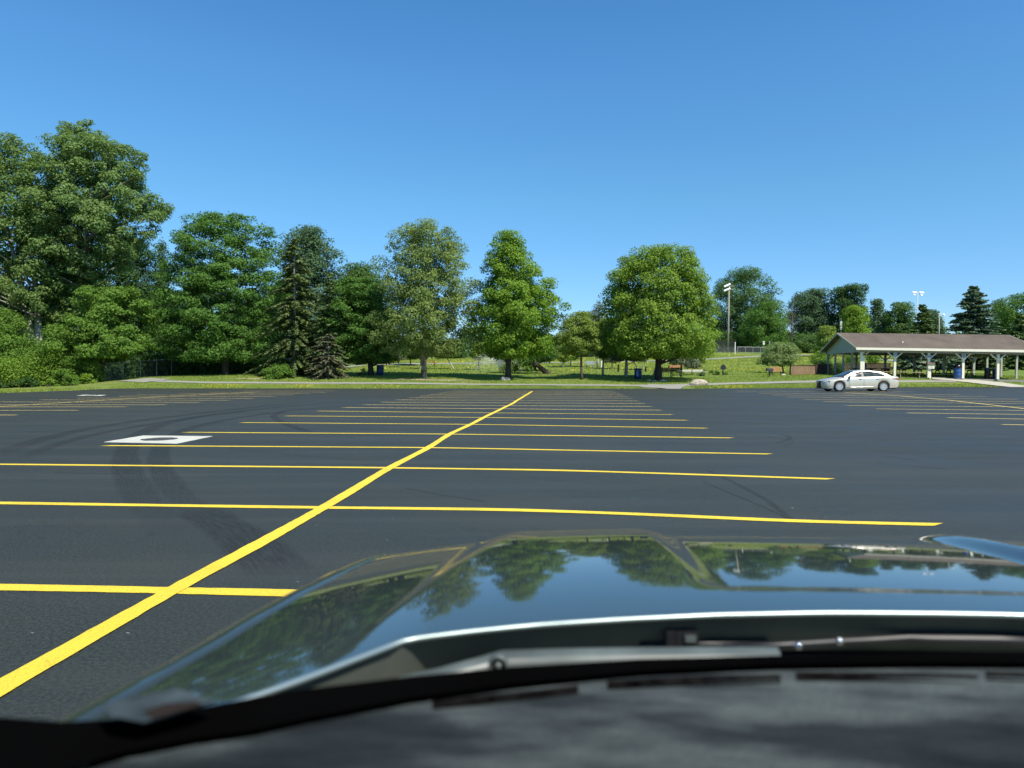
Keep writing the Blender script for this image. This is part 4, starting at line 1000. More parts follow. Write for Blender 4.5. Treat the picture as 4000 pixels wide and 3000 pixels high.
fy = [57, 57.5, 58.5, 60, 60, 60.5, 61, 62, 63, 64.5, 66, 68, 70, 72, 73, 74, 75, 76, 77]
chain_fence('chain_link_fence', [G(a, b) for a, b in zip(fx, fy)], 1.5, M['netdark'], 'long rusty-grey chain link fence in front of the dark woodland at left')
chain_fence('chain_link_fence', [G(a, 129) for a in (2881, 2911, 2941, 2970, 2996, 3030, 3060)], 1.22, M['net'], 'low silver chain link fence of the ball field behind the willow', .045)
chain_fence('chain_link_fence', [G(a, 130) for a in (2730, 2777, 2824, 2858, 2880)], 1.25, M['net'], 'low chain link fence left of the floodlight pole', .045, 'fencedark')
chain_fence('backstop_fence', [G(a, 134) for a in (2750, 2785, 2824, 2872)], 2.2, M['netdark'], 'tall chain link backstop behind the floodlight pole', .05, 'fencedark')
def post(name, label, px, Y, hgt, r, m, cat='post'):
    o = MB().tube([(0, 0, -.1), (0, 0, hgt)], [r, r * .95], 8).build(name, M[m]); o.location = G(px, Y); o.rotation_euler = (0, LEAN, 0)
    return tag(o, label, cat)
post('white_post', 'thick white pipe standing at the ball field fence', 2871, 128.6, 2.1, .09, 'white')
post('wood_post', 'pale wooden pole in the fence line left of the willow', 3005, 128, 2.4, .1, 'palebark')
# birdhouse-like white box
bh = empty('birdhouse', G(2983, 131)); MB().tube([(0, 0, 0), (0, 0, 1.6)], .04, 6).build('pole', M['galv'], bh)
MB().box((0, 0, 1.85), (.28, .28, .5)).prism([(-.2, -.2, 2.1), (.2, -.2, 2.1), (0, -.2, 2.3)], (0, .4, 0)).build('box', M['white'], bh); tag(bh, 'white birdhouse on a pole behind the ball field fence', 'birdhouse')
b2 = empty('birdhouse', G(3285, 128)); MB().tube([(0, 0, 0), (0, 0, 6.6)], .05, 6).build('pole', M['galv'], b2)
zt = H - (1262 - HY) / F * 128 - b2.location.z
MB().box((0, 0, zt - .1), (.3, .3, .75)).box((0, 0, zt - .9), (.28, .3, .55)).build('box', M['white'], b2); tag(b2, 'white martin house on a tall pole above the shelter ridge', 'birdhouse')

# board fence left of the shelter
def board_fence(name, a, b, hgt, label, gaps=(), m='fencewood'):
    root = empty(name, a); d = (b - a); Lf = d.length; d.normalize()
    n = int(Lf / .16)
    ang = math.atan2(d.y, d.x)
    bd = MB()
    for k in range(n):
        if k in gaps: continue
        q = d * (k * .16 + .08) + Vector((0, 0, hgt / 2 + .03))
        bd.box((q.x, q.y, q.z), (.125, .022, hgt - .06 + random.uniform(-.02, .02)), rz=ang)
    bd.build('boards', M[m], root)
    rl = MB()
    nrm = Vector((-d.y, d.x, 0)) * .045
    for zz_ in (.25, hgt * .72):
        q = d * (Lf / 2) + nrm + Vector((0, 0, zz_)); rl.box(tuple(q), (Lf, .045, .09), rz=ang)
    q = d * (Lf / 2) + Vector((0, 0, hgt + .03)); rl.box(tuple(q), (Lf + .1, .16, .04), rz=ang)
    rl.build('rail', M['fencedark'], root)
    for k in range(int(Lf / 2.2) + 1):
        q = d * min(k * 2.2, Lf) + nrm * 2; MB().box((q.x, q.y, hgt / 2), (.1, .1, hgt + .02), rz=ang).build('fence_post', M['fencedark'], root)
    return tag(root, label, 'wooden fence')
board_fence('board_fence', G(3090, 66), G(3186, 67.5), .92, 'low brown vertical board fence between the willow and the shelter', gaps=())
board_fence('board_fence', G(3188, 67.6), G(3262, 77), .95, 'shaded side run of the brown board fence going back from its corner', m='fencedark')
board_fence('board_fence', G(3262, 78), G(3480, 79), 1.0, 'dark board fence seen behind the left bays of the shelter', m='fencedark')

# ------------------------------------------------------------------ picnic shelter
pv = empty('picnic_shelter', P(3363, 1470, 62.5), (0, LEAN, R(-9)))
# local frame: x to the right along the front, y back
BAY, ND, DEP = 2.74, 5, 10.4
LEN = BAY * ND
PH = 2.13
frontx = [k * BAY for k in range(ND + 1)]
sl_ = MB().box((LEN / 2, DEP / 2 + .1, -.12), (LEN + .3, DEP + .1, .20)).build('floor_slab', M['path'], pv)
for k, x in enumerate(frontx):
    for y, m in ((0, 'fascia'), (DEP, 'shadedcream')):
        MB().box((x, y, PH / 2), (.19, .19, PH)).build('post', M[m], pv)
        for s in (-1, 1):
            if (k == 0 and s < 0) or (k == ND and s > 0): continue
            MB().box((x + s * .30, y, PH - .26), (.08, .11, .80), ry=s * R(48)).build('brace', M[m], pv)
        if y == 0 and 0 < k: MB().prism([(x - .20, -.112, PH - .36), (x + .20, -.112, PH - .36), (x + .12, -.112, PH - .52), (x - .12, -.112, PH - .52)], (0, -.03, 0)).build('gusset', M[m], pv)
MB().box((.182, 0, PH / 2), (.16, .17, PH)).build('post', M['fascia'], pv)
for x in (0, LEN):
    for j in range(1, 4):
        MB().box((x, DEP * j / 4, PH / 2), (.16, .16, PH)).build('post', M['shadedcream'], pv)
    for y, s in ((0, 1), (DEP, -1)): MB().box((x, y + s * .32, PH - .28), (.11, .08, .84), rx=-s * R(46)).build('brace', M['shadedcream'], pv)
bm_ = MB()
for y in (0, DEP): bm_.box((LEN / 2, y, PH + .12), (LEN + .5, .12, .24))
for x in (0, LEN): bm_.box((x, DEP / 2, PH + .118), (.12, DEP - .13, .23))
bm_.build('beam', M['shadedcream'], pv)
EZ, OV, OG = PH + .27, .55, .62      # eave height (underside), overhang
RISE = (DEP / 2 + OV) * math.tan(R(15.4))
x0, x1 = -OG, LEN + OG
th = .10
def roofpanel(s):
    y0_ = -OV if s < 0 else DEP + OV; ym = DEP / 2
    rows = []
    for i in range(13):
        t = i / 12
        row = []
        for j in range(41):
            x = x0 + (x1 - x0) * j / 40
            row.append((x, y0_ + (ym - y0_) * t, EZ + th + RISE * t + .006 * math.sin(j * 1.3) * math.sin(i)))
        rows.append(row)
    return rows
rf = MB()
for s in (-1, 1): rf.grid(roofpanel(s))
rf.build('roof', M['shingle'], pv, fix=True)
# underside
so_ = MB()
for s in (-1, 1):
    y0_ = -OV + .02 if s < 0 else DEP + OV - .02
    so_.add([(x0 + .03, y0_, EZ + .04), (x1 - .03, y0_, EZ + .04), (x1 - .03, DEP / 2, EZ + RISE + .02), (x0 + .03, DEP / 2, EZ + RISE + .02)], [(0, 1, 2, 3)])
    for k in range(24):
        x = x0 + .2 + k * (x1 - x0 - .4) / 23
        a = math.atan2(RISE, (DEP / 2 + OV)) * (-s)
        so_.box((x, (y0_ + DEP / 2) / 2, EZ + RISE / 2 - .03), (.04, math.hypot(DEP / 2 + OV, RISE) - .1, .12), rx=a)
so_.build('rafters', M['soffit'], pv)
for yf in (-OV - .022, DEP + OV + .022): MB().box(((x0 + x1) / 2, yf, EZ + .01), (x1 - x0, .04, .21)).build('fascia', M['fascia'], pv)
for x in (-.07, LEN + .07):
    gb = MB()
    hw = DEP / 2 + .06; zg = RISE * hw / (DEP / 2 + OV)
    gb.prism([(x, DEP / 2 - hw, PH + .02), (x, DEP / 2 + hw, PH + .02), (x, DEP / 2 + hw, PH + .24 + .15), (x, DEP / 2, EZ + RISE - .06), (x, DEP / 2 - hw, PH + .24 + .15)], (.03 if x > 0 else -.03, 0, 0))
    gb.build('gable_wall', M['shadedcream'], pv)
for x in (x0 - .02, x1 + .02):
    vb = MB()
    for s in (-1, 1):
        y0_ = -OV - .03 if s < 0 else DEP + OV + .03
        vb.prism([(x, y0_, EZ - .05), (x, y0_, EZ + .10), (x, DEP / 2, EZ + RISE + .10), (x, DEP / 2, EZ + RISE - .06)], (.035 if x < 0 else -.035, 0, 0))
    vb.build('verge_board', M['shadedcream'], pv)
MB().box((3.9, 1.55, EZ + th + RISE * (1.55 + OV) / (DEP / 2 + OV) + .05), (.12, .12, .12)).build('roof_vent', M['white'], pv)
tag(pv, 'open-sided picnic shelter with brown shingle roof and cream posts', 'picnic shelter')
PM = Matrix.Translation(pv.location) @ pv.rotation_euler.to_matrix().to_4x4()
def pvp(x, y, z=0.0): return PM @ Vector((x, y, z))
def text_part(name, s, size, loc, rot, m, parent):
    cu = bpy.data.curves.new(name, 'FONT'); cu.body = s; cu.size = size; cu.align_x = 'CENTER'; cu.align_y = 'CENTER'; cu.extrude = .002
    o = bpy.data.objects.new(name + '_curve', cu); C.objects.link(o)
    dg = bpy.context.evaluated_depsgraph_get()
    me = bpy.data.meshes.new_from_object(o.evaluated_get(dg)); bpy.data.objects.remove(o)
    me.materials.clear(); me.materials.append(m)
    q = bpy.data.objects.new(name, me); C.objects.link(q); q.location = loc; q.rotation_euler = rot; q.parent = parent
    return q
def sign(name, label, x, z, wdt, hgt, m, kind):
    root = empty(name, pvp(x, -.145, z), (0, LEAN, R(-9)))
    MB().box((0, 0, 0), (wdt, .015, hgt)).build('plate', M[m], root)
    if kind == 'NO':
        text_part('lettering', 'NO', hgt * .5, (0, -.012, hgt * .08), (R(90), 0, 0), M['signblack'], root)
        MB().box((0, -.012, -hgt * .36), (wdt * .7, .004, hgt * .05)).build('small_print', M['signblack'], root)
    elif kind == 'wide':
        b = MB()
        for k in range(2): b.box((0, -.012, hgt * (.18 - .34 * k)), (wdt * .8, .004, hgt * .09))
        b.build('small_print', M['signblack'], root)
    elif kind == 'ring':
        b = MB()
        b.tube([(math.cos(a) * hgt * .17, -.012, -hgt * .2 + math.sin(a) * hgt * .17) for a in np.linspace(0, 6.283, 17)], .012, 4)
        b.box((0, -.012, hgt * .32), (wdt * .5, .004, hgt * .10)); b.box((0, -.012, hgt * .14), (wdt * .75, .004, hgt * .07))
        b.build('pictogram', M['signblack'], root)
    else:
        MB().box((0, -.012, 0), (wdt * .7, .004, hgt * .5)).build('pictogram', M['fencedark'], root)
    return tag(root, label, 'sign')
sign('notice_sign', 'small square grey sign reading NO on the second front post of the shelter', BAY, PH - .17, .31, .31, 'signgrey', 'NO')
sign('notice_sign', 'wide low grey notice on the front post behind the white box', BAY * 2, PH - .30, .48, .20, 'signgrey', 'wide')
sign('notice_sign', 'tall narrow grey sign with a ring symbol on the front post beside the blue drum', BAY * 3, PH - .18, .30, .34, 'signgrey', 'ring')
sign('notice_sign', 'small dark yellow sign high on the left corner post of the shelter', 0.22, PH - .20, .22, .26, 'yellow_sign', 'dog')

def picnic_table(x, y, rz, label, pale=False, L_=2.3):
    root = empty('picnic_table', pvp(x, y), (0, LEAN, R(-9) + rz))
    t = MB()
    for k in range(5): t.box((0, (k - 2) * .15, .74), (L_, .14, .04))
    t.build('table_top', M['tablewood'], root)
    for s in (-1, 1):
        b = MB()
        for k in range(2): b.box((0, s * (.66 + k * .13), .44), (L_, .125, .04))
        b.build('bench_seat', M['sunlitwood'] if pale and s < 0 else M['tablewood'], root)
    for sx in (-1, 1):
        l = MB()
        for s in (-1, 1): l.box((sx * L_ * .33, s * .47, .36), (.045, .09, .86), rx=s * R(30))
        l.box((sx * L_ * .33 + .045, 0, .40), (.04, 1.5, .09)); l.box((sx * L_ * .33 + .045, 0, .68), (.04, .72, .09))
        l.build('leg_frame', M['sunlitwood'] if pale and sx != 0 and False else M['tablewood'], root)
        if pale:
            MB().box((sx * L_ * .33 - .05, -.70, .22), (.03, .07, .46), rx=R(-18)).build('sunlit_leg', M['sunlitwood'], root)  # pale slat carries the sunlight on the front leg
    return tag(root, label, 'picnic table', 'brown picnic tables under the shelter roof')
picnic_table(4.05, .75, 0, 'picnic table with the sunlit pale front bench, between the second and third front posts', True)
picnic_table(1.35, .9, 0, 'picnic table behind the car roof with a strip of pale sunlit bench', True)
picnic_table(7.0, 1.6, 0, 'picnic table right behind the white box on its post')
picnic_table(10.1, 1.4, 0, 'picnic table right of the blue drum post')
picnic_table(4.4, 4.6, 0, 'second-row picnic table behind the pale-benched one')
picnic_table(7.4, 4.9, 0, 'second-row picnic table behind the white box')
picnic_table(1.6, 4.8, 0, 'second-row picnic table at the left end of the shelter')
picnic_table(5.6, 7.9, 0, 'back-row picnic table in the middle of the shelter')
picnic_table(2.6, 8.0, 0, 'back-row picnic table nearest the board fence')

def drum(name, label, loc, r=.30, hgt=.88, m='blue', lid='dome', rz=0):
    root = empty(name, loc, (0, LEAN, rz))
    prof = [(r * .93, 0), (r * .98, .03), (r * .98, hgt * .30), (r * 1.03, hgt * .33), (r * .98, hgt * .36), (r * .98, hgt * .63), (r * 1.03, hgt * .66), (r * .98, hgt * .69), (r * .98, hgt * .95), (r * 1.02, hgt)]
    MB().lathe(prof, n=24).build('barrel', M[m], root, True)
    if lid == 'dome':
        MB().lathe([(r * 1.06, hgt + .003), (r * 1.06, hgt + .06), (r * .98, hgt + .16), (r * .78, hgt + .27), (r * .45, hgt + .34), (.02, hgt + .36)], n=24).build('dome_lid', M['blackgloss'], root, True)
    else:
        MB().lathe([(r * 1.03, hgt + .002), (r * 1.03, hgt + .025), (r * .7, hgt + .03), (.02, hgt + .03)], n=24).build('rim', M['galv'], root, True)
    return root
M['blackgloss'] = simple('glossy_black_plastic', (.010, .010, .012), .18, var=.05)
tag(drum('trash_barrel', '', pvp(BAY * 3 - .36, .15)), 'bright blue barrel with black dome lid against the lit shelter post', 'trash barrel')
tag(drum('trash_barrel', '', pvp(.62, 1.6), r=.32, hgt=.9), 'blue barrel with shiny black dome lid behind the silver car roof', 'trash barrel')
tag(drum('trash_barrel', '', pvp(BAY * 4 + .32, .9), m='darkblue', lid='rim'), 'dark blue barrel in shade at the right post of the shelter', 'trash barrel')
tag(drum('trash_barrel', '', pvp(BAY * 4 - .30, 1.1), r=.22, hgt=.95, m='black', lid='rim'), 'narrow black bin left of the right shelter post', 'trash barrel')
def park_drum(px, Y, label, hgt=.92, r=.31):
    root = drum('trash_barrel', '', G(px, Y), r=r, hgt=hgt, m='darkblue', lid='rim', rz=random.random())
    h = MB(); h.tube([(r + .05, 0, -.1), (r + .05, 0, hgt + .28)], .025, 6); h.tube([(r + .05, 0, hgt * .6), (r * .9, 0, hgt * .6)], .015, 5); h.build('holder_post', M['galv'], root)
    g = MB()
    for a in (-.6, .3, .9):
        pass
    MB().prism([(-.16, -r * .98 - .004, hgt * .22), (-.02, -r * .98 - .006, hgt * .30), (-.05, -r * .98 - .006, hgt * .8), (-.20, -r * .98 + .03, hgt * .85), (-.22, -r * .98 + .03, hgt * .5)], (0, -.004, 0)).build('pale_patch', M['paleblue'], root) if px > 2000 else None
    return tag(root, label, 'trash barrel')
park_drum(1484, 64, 'dark blue drum beside the dark trunk left of the sycamore')
park_drum(2491, 61.5, 'blue drum with pale patches between the pale pine trunk and the round maple')

# white pamphlet box
wb = empty('information_box', P(3633, 1476.5, 61.6), (0, LEAN, R(-9)))
MB().box((.0, 0, .38), (.115, .1, .86)).build('post', M['fascia'], wb)
MB().box((.02, 0, .98), (.49, .36, .36)).build('box', M['fascia'], wb)
MB().box((.02, -.19, .90), (.3, .01, .02)).box((0, -.19, 1.04), (.26, .008, .015)).build('slot', M['signgrey'], wb)
MB().prism([(-.30, -.24, 1.165), (-.30, .24, 1.165), (-.30, .02, 1.44)], (.62, 0, 0)).build('roof', M['shingle'], wb)
tag(wb, 'white box with little brown gabled roof on a post before the shelter', 'information box')
post('white_marker', 'short white stub post at the foot of the shelter post beside the white box', 3624, 61.7, .30, .035, 'white')

# ------------------------------------------------------------------ park furniture
# historical-style plaque
pl = empty('plaque', G(2824, 66), (0, LEAN, 0))
MB().box((0, .03, .30), (.085, .06, .66)).build('post', M['black'], pl)
MB().prism([(-.24, 0, .55), (.24, 0, .55), (.24, 0, .88), (.16, 0, .885), (.08, 0, .99), (.035, 0, 1.03), (-.035, 0, 1.03), (-.08, 0, .99), (-.16, 0, .885), (-.24, 0, .88)], (0, -.035, 0)).build('sign_board', M['black'], pl)
MB().lathe([(.07, -.039), (.07, -.047), (.02, -.05)], c=(0, 0, .72), n=16, axis='Y').build('emblem', M['signblack'], pl)
tag(pl, 'black plaque with curved crest on a short post in the grass', 'sign')
# grill
gr = empty('park_grill', G(3005, 63), (0, LEAN, 0))
MB().box((0, 0, .25), (.08, .08, .56)).build('post', M['black'], gr)
g = MB(); g.box((0, 0, .53), (.54, .4, .02)); g.box((0, .2, .64), (.54, .015, .24)); g.box((-.27, 0, .64), (.015, .4, .24)); g.box((.27, 0, .64), (.015, .4, .24)); g.box((0, -.2, .64), (.54, .015, .24)); g.box((-.28, 0, .79), (.03, .3, .02))
g.build('firebox', M['signblack'], gr); tag(gr, 'black box-shaped charcoal grill on a post left of the board fence', 'grill')
# benches
def bench(name, label, loc, rz, L_, backm, framem, seat_h=.45, hback=.85, yback=.22):
    root = empty(name, loc, (0, LEAN, rz))
    s = MB()
    for k in range(4): s.box((0, -.18 + k * .12, seat_h), (L_, .1, .035))
    s.build('seat', M[backm], root)
    b = MB()
    for k in range(4): b.box((0, yback + k * .018, seat_h + .10 + k * .095), (L_, .03, .08))
    b.build('backrest', M[backm], root)
    nfr = 3 if L_ > 1.3 else 2
    for k in range(nfr):
        x = -L_ / 2 + .06 + k * (L_ - .12) / (nfr - 1)
        l = MB(); l.box((x, -.2, seat_h / 2 - .02), (.06, .06, seat_h)); l.box((x, .22, seat_h / 2), (.06, .06, seat_h)); l.box((x, .28, (seat_h + hback) / 2), (.05, .05, hback - seat_h + .06), rx=R(-9)); l.box((x, 0, seat_h - .045), (.05, .46, .05))
        l.build('leg', M[framem], root)
    return tag(root, label, 'bench')
bench('park_bench', 'long dark slatted bench seen from behind at the round maple trunk', G(2622, 63.5), R(180 + 3), 1.9, 'tablewood', 'black', .50, .98)
bench('park_bench', 'orange wooden bench facing the camera beside the willow', G(3033, 66.5), R(0), 1.0, 'orangewood', 'black', .33, .62)
bench('park_bench', 'small faded grey bench far out on the lawn right of the feathery tree', G(2303, 82), R(-25), 1.0, 'signgrey', 'galv', .4, .8)
# red table in the shade
rt = empty('picnic_table', G(1676, 90), (0, LEAN, 0))
t = MB()
for k in range(4): t.box((0, -.25 + k * .17, .72), (1.9, .15, .04))
t.build('table_top', M['redwood'], rt)
for s in (-1, 1): MB().box((0, s * .7, .43), (1.9, .25, .04)).build('bench_seat', M['redwood'], rt)
for sx in (-1, 1):
    l = MB()
    for s in (-1, 1): l.box((sx * .65, s * .38, .36), (.05, .08, .8), rx=s * R(25))
    l.box((sx * .65 + .05, 0, .40), (.04, 1.5, .08)); l.build('leg_frame', M['fencedark'], rt)
tag(rt, 'reddish picnic table in shade just right of the sycamore trunk', 'picnic table')
# low orange board structure behind the bench and concrete kerb
bs = empty('planter_box', G(2641, 82)); MB().box((0, 0, .28), (1.5, .05, .34)).box((-.73, .4, .26), (.05, .8, .3)).box((.73, .4, .26), (.05, .8, .3)).build('side_boards', M['orangewood'], bs); MB().box((0, .4, .25), (1.4, .74, .05)).build('soil', M['fencewood'], bs)
tag(bs, 'low orange board planter beyond the dark bench', 'planter')
cr_ = empty('concrete_block', G(2695, 74)); MB().box((0, 0, .10), (2.6, .5, .26)).build('slab', M['pad'], cr_); MB().box((0, -1.0, .02), (2.8, 1.2, .1)).build('apron', M['walk'], cr_)
tag(cr_, 'low pale concrete slab on the grass right of the dark bench', 'concrete slab')
for px, Y, lab, hh in ((2415, 74, 'short dark bollard on the lawn between two pale trunks', .8), (2522, 74, 'short dark bollard right of the right blue drum', .55), (2349, 84, 'white stub post left of the white-stemmed tree', .8)):
    post('bollard', lab, px, Y, hh, .09, 'white' if px == 2349 else 'black', 'bollard')

def rock(name, label, loc, dims, m, seed=0, cat='rock'):
    bm = bmesh.new(); bmesh.ops.create_icosphere(bm, subdivisions=4, radius=1)
    from mathutils import noise as mn
    for v_ in bm.verts:
        p = v_.co.copy(); k = 1 + .16 * mn.noise(p * 1.3 + Vector((seed, 0, 0))) + .06 * mn.noise(p * 4 + Vector((seed, 3, 0))) + .02 * mn.noise(p * 11)
        v_.co = Vector((p.x * dims[0] / 2 * k, p.y * dims[1] / 2 * k, (p.z * .6 + .35) * dims[2] * k * .95))
    me = bpy.data.meshes.new(name); bm.to_mesh(me); bm.free(); me.materials.append(M[m]); me.polygons.foreach_set('use_smooth', [True] * len(me.polygons))
    o = bpy.data.objects.new(name, me); C.objects.link(o); o.location = loc
    return tag(o, label, cat)
bl = G(2728, 56.2); rock('boulder', 'large tan boulder at the edge of the lot by the path', (bl.x, bl.y, bl.z - .05), (1.40, .9, .62), 'boulder', 2.3)
rock('rock', 'dark rock at the left end of the low plants', G(2743, 66), (.45, .35, .3), 'darkbark', 5)
rock('rock', 'pale flat stone at the foot of the conical maple', G(1972, 60.0, -.12), (.95, .6, .42), 'stonepatch', 9)
rock('rock', 'flat whitish stone beside the orange bench', G(3061, 66.2, -.05), (.42, .4, .18), 'pad', 4)
for k, (px, Y, sx) in enumerate(((2535, 59.8, .5), (2590, 59.6, .7), (2555, 59.3, .35))):
    rock('root_stone', ('pale root-side stone left of the round maple trunk', 'pale flat stone right in front of the round maple trunk', 'smallest pale stone before the round maple trunk')[k], G(px, Y, -.05), (sx, .4, .2), 'stonepatch', k)
for px, Y, sx, lab in ((985, 60.3, 1.4, 'bare tan soil patch on the grass left of the rounded bush'), (1690, 59.3, 3.2, 'bare tan soil patch on the grass in front of the sycamore'), (1620, 59.8, 1.6, 'small bare soil patch left below the sycamore trunk')):
    g0 = G(px, Y); v = []
    for k in range(28):
        a = k / 28 * 6.283; r_ = 1 + .25 * math.sin(a * 3 + px) + random.uniform(-.12, .12); x = g0.x + math.cos(a) * sx * r_; y = g0.y + math.sin(a) * .5 * r_
        v.append((x, y, T(x, y) + .022))
    o = meshobj('bare_soil', v, [tuple(range(28))], simple('dry_soil', (.34, .27, .16), .95, var=.35, scale=3)); tag(o, kind='structure')

# floodlight poles
def floodlight(name, label, px, base_py, top_py, Y, lamps, polem, r0=.17, lean_=LEAN, arms=None, lampr=.22):
    foot = P(px, base_py, Y); foot.z = T(foot.x, foot.y) if base_py > 1360 else foot.z
    root = empty(name, foot, (0, lean_, 0)); top = H - (top_py - HY) / F * Y - foot.z
    MB().tube([(0, 0, -.3), (0, 0, top)], [r0, r0 * .6], 10).build('pole', M[polem], root, True)
    cb = MB()
    for a in arms: cb.tube([a[0], a[1]], .045, 5)
    cb.build('crossarm', M['galv'], root)
    for (x, z, dx) in lamps:
        l = MB(); l.lathe([(lampr * .35, .22), (lampr * .8, .10), (lampr, -.02), (lampr, -.07), (lampr * .5, -.10)], c=(0, 0, 0), n=12, axis='Y')
        o = l.build('lamp_head', M['lampwhite'], root, True); o.location = (x, -.1, top + z); o.rotation_euler = (R(-25), 0, dx)
    return tag(root, label, 'floodlight')
t0 = H - (1118 - HY) / F * 134
def L8(): return [(-.95 + k * .32, -.25 + k * .12 + r * (-.75), R(-30)) for k in range(4) for r in (0, 1)]
f1 = T((2843 - 2000) / F * 134, 134); tp1 = t0 - f1 + .5
floodlight('floodlight_pole', 'weathered wooden ball field pole with eight white floodlights in two rows', 2843, 1374, 1108, 134,
           [(-.85 + k * .29, -.55 + k * .13 - r_ * .80, R(-30)) for k in range(4) for r_ in (0, 1)], 'poleswood', .19,
           arms=[((-1.0, 0, tp1 - .45), (.15, 0, tp1 + .05)), ((-1.0, 0, tp1 - 1.25), (.15, 0, tp1 - .75)), ((.1, 0, tp1 - .6), (.9, 0, tp1 - .4)), ((.9, 0, tp1 - .4), (.9, 0, tp1 - 1.1)), ((.1, 0, tp1 - 1.1), (.9, 0, tp1 - 1.1))], lampr=.21)
foot2 = P(3580, 1380, 165); f2 = T(foot2.x, 165); tp2 = H - (1141 - HY) / F * 165 - f2
floodlight('floodlight_pole', 'slim grey steel pole with a wide crossarm of six floodlights against the sky', 3580, 1380, 1141, 165,
           [(-1.05, -.10, 0), (-.55, -.10, 0), (.55, -.10, 0), (1.15, -.14, 0), (-.85, -.62, 0), (.85, -.66, 0)], 'steelpole', .13,
           arms=[((-1.25, 0, tp2 - .0), (1.35, 0, tp2 - .0)), ((-1.0, 0, tp2 - .5), (1.0, 0, tp2 - .5))], lampr=.27)
foot3 = P(3666, 1390, 112); f3 = T(foot3.x, 112); tp3 = H - (1226 - HY) / F * 112 - f3
floodlight('street_lamp', 'pale concrete lamp pole with a single lamp on its right above the shelter roof', 3666, 1390, 1226, 112,
           [(.62, -.16, 0)], 'palebark', .10, arms=[((-.3, 0, tp3), (.6, 0, tp3))], lampr=.17)

# sprinkler and spray
sp_ = G(1955, 72); spr = empty('lawn_sprinkler', sp_)
MB().tube([(0, 0, -.05), (0, 0, .1)], .035, 8).lathe([(.05, .1), (.055, .14), (.02, .16)]).build('sprinkler_head', M['black'], spr)
tag(spr, 'lawn sprinkler head at the base of its water spray', 'sprinkler')
def mist_mat(name, dens):
    m = bpy.data.materials.new(name); m.use_nodes = True; nt = m.node_tree
    for n_ in list(nt.nodes): nt.nodes.remove(n_)
    o = nt.nodes.new('ShaderNodeOutputMaterial'); v_ = nt.nodes.new('ShaderNodeVolumePrincipled')
    v_.inputs['Color'].default_value = (.92, .95, .97, 1); v_.inputs['Density'].default_value = dens; v_.inputs['Anisotropy'].default_value = 0.0
    L(nt, v_.outputs[0], o.inputs['Volume']); return m
def water_mat():
    m, nt, b = newmat('water_droplets'); b.inputs['Base Color'].default_value = (.92, .95, .97, 1); b.inputs['Roughness'].default_value = .4; b.inputs['Alpha'].default_value = .8
    return m
n = 15000
aa = rng.uniform(0, 2 * np.pi, n); el = R(62) + rng.normal(0, R(6), n); s_ = rng.uniform(0, 1, n) ** .8
v0 = 6.3 * rng.uniform(.8, 1.05, n); tt = s_ * 1.05
r_ = v0 * np.cos(el) * tt; z_ = v0 * np.sin(el) * tt - 4.9 * tt ** 2 + .15
px_ = np.cos(aa) * r_ - .10 * tt; py_ = np.sin(aa) * r_
v, f = kites(np.stack([px_ + sp_.x, py_ + sp_.y, z_ + sp_.z], 1), rng.normal(size=(n, 3)), .034 * rng.uniform(.6, 1.5, n), asp=.5)
wspray = meshobj('water_spray', v, f, water_mat()); tag(wspray, 'fan of white water spray rising from the lawn sprinkler', 'water spray', kind='stuff')
mp = [(.05, .15), (.25, .7), (.62, 1.35), (.95, 1.75), (1.3, 1.7), (1.9, 1.0), (2.1, .5), (1.2, .45), (.4, .2)]
mist = MB().lathe([(.04, .12), (.30, .75), (.70, 1.4), (1.0, 1.7), (.05, 1.72)], n=24).build('spray_mist', mist_mat('fine_mist', .9)); mist.location = sp_
tag(mist, 'faint cone of fine mist around the sprinkler spray', 'water spray', kind='stuff')

# ------------------------------------------------------------------ silver sedan
def carpaint(name, col, rough=.28, flake=True):
    m, nt, b = newmat(name)
    n = noise(nt, 400, 1); L(nt, ramp(nt, n, [(.4, tuple(x * .93 for x in col)), (.6, col)]), b.inputs['Base Color'])
    b.inputs['Metallic'].default_value = .35; b.inputs['Roughness'].default_value = rough; b.inputs['Coat Weight'].default_value = 1; b.inputs['Coat Roughness'].default_value = .03
    return m
M['silver'] = carpaint('champagne_silver_paint', (.64, .60, .47), .35)
M['autoglass'] = simple('tinted_car_glass', (.030, .045, .045), .05, var=.5, scale=3.5, spec=.22)
M['rubber'] = simple('tyre_rubber', (.018, .018, .018), .8)
M['alloy'] = simple('bright_alloy', (.75, .76, .74), .25, metal=.6, var=.05)
M['chrome'] = simple('chrome', (.8, .82, .82), .12, metal=1, var=.03)
M['tail'] = simple('red_tail_lens', (.28, .015, .02), .15)
M['headl'] = simple('headlamp_lens', (.55, .60, .62), .1, var=.5, scale=20)
car = empty('silver_sedan', (flat(3284, 1530).x, 45.6, 0), (0, 0, 0)); car.scale = (1, 1, .955)
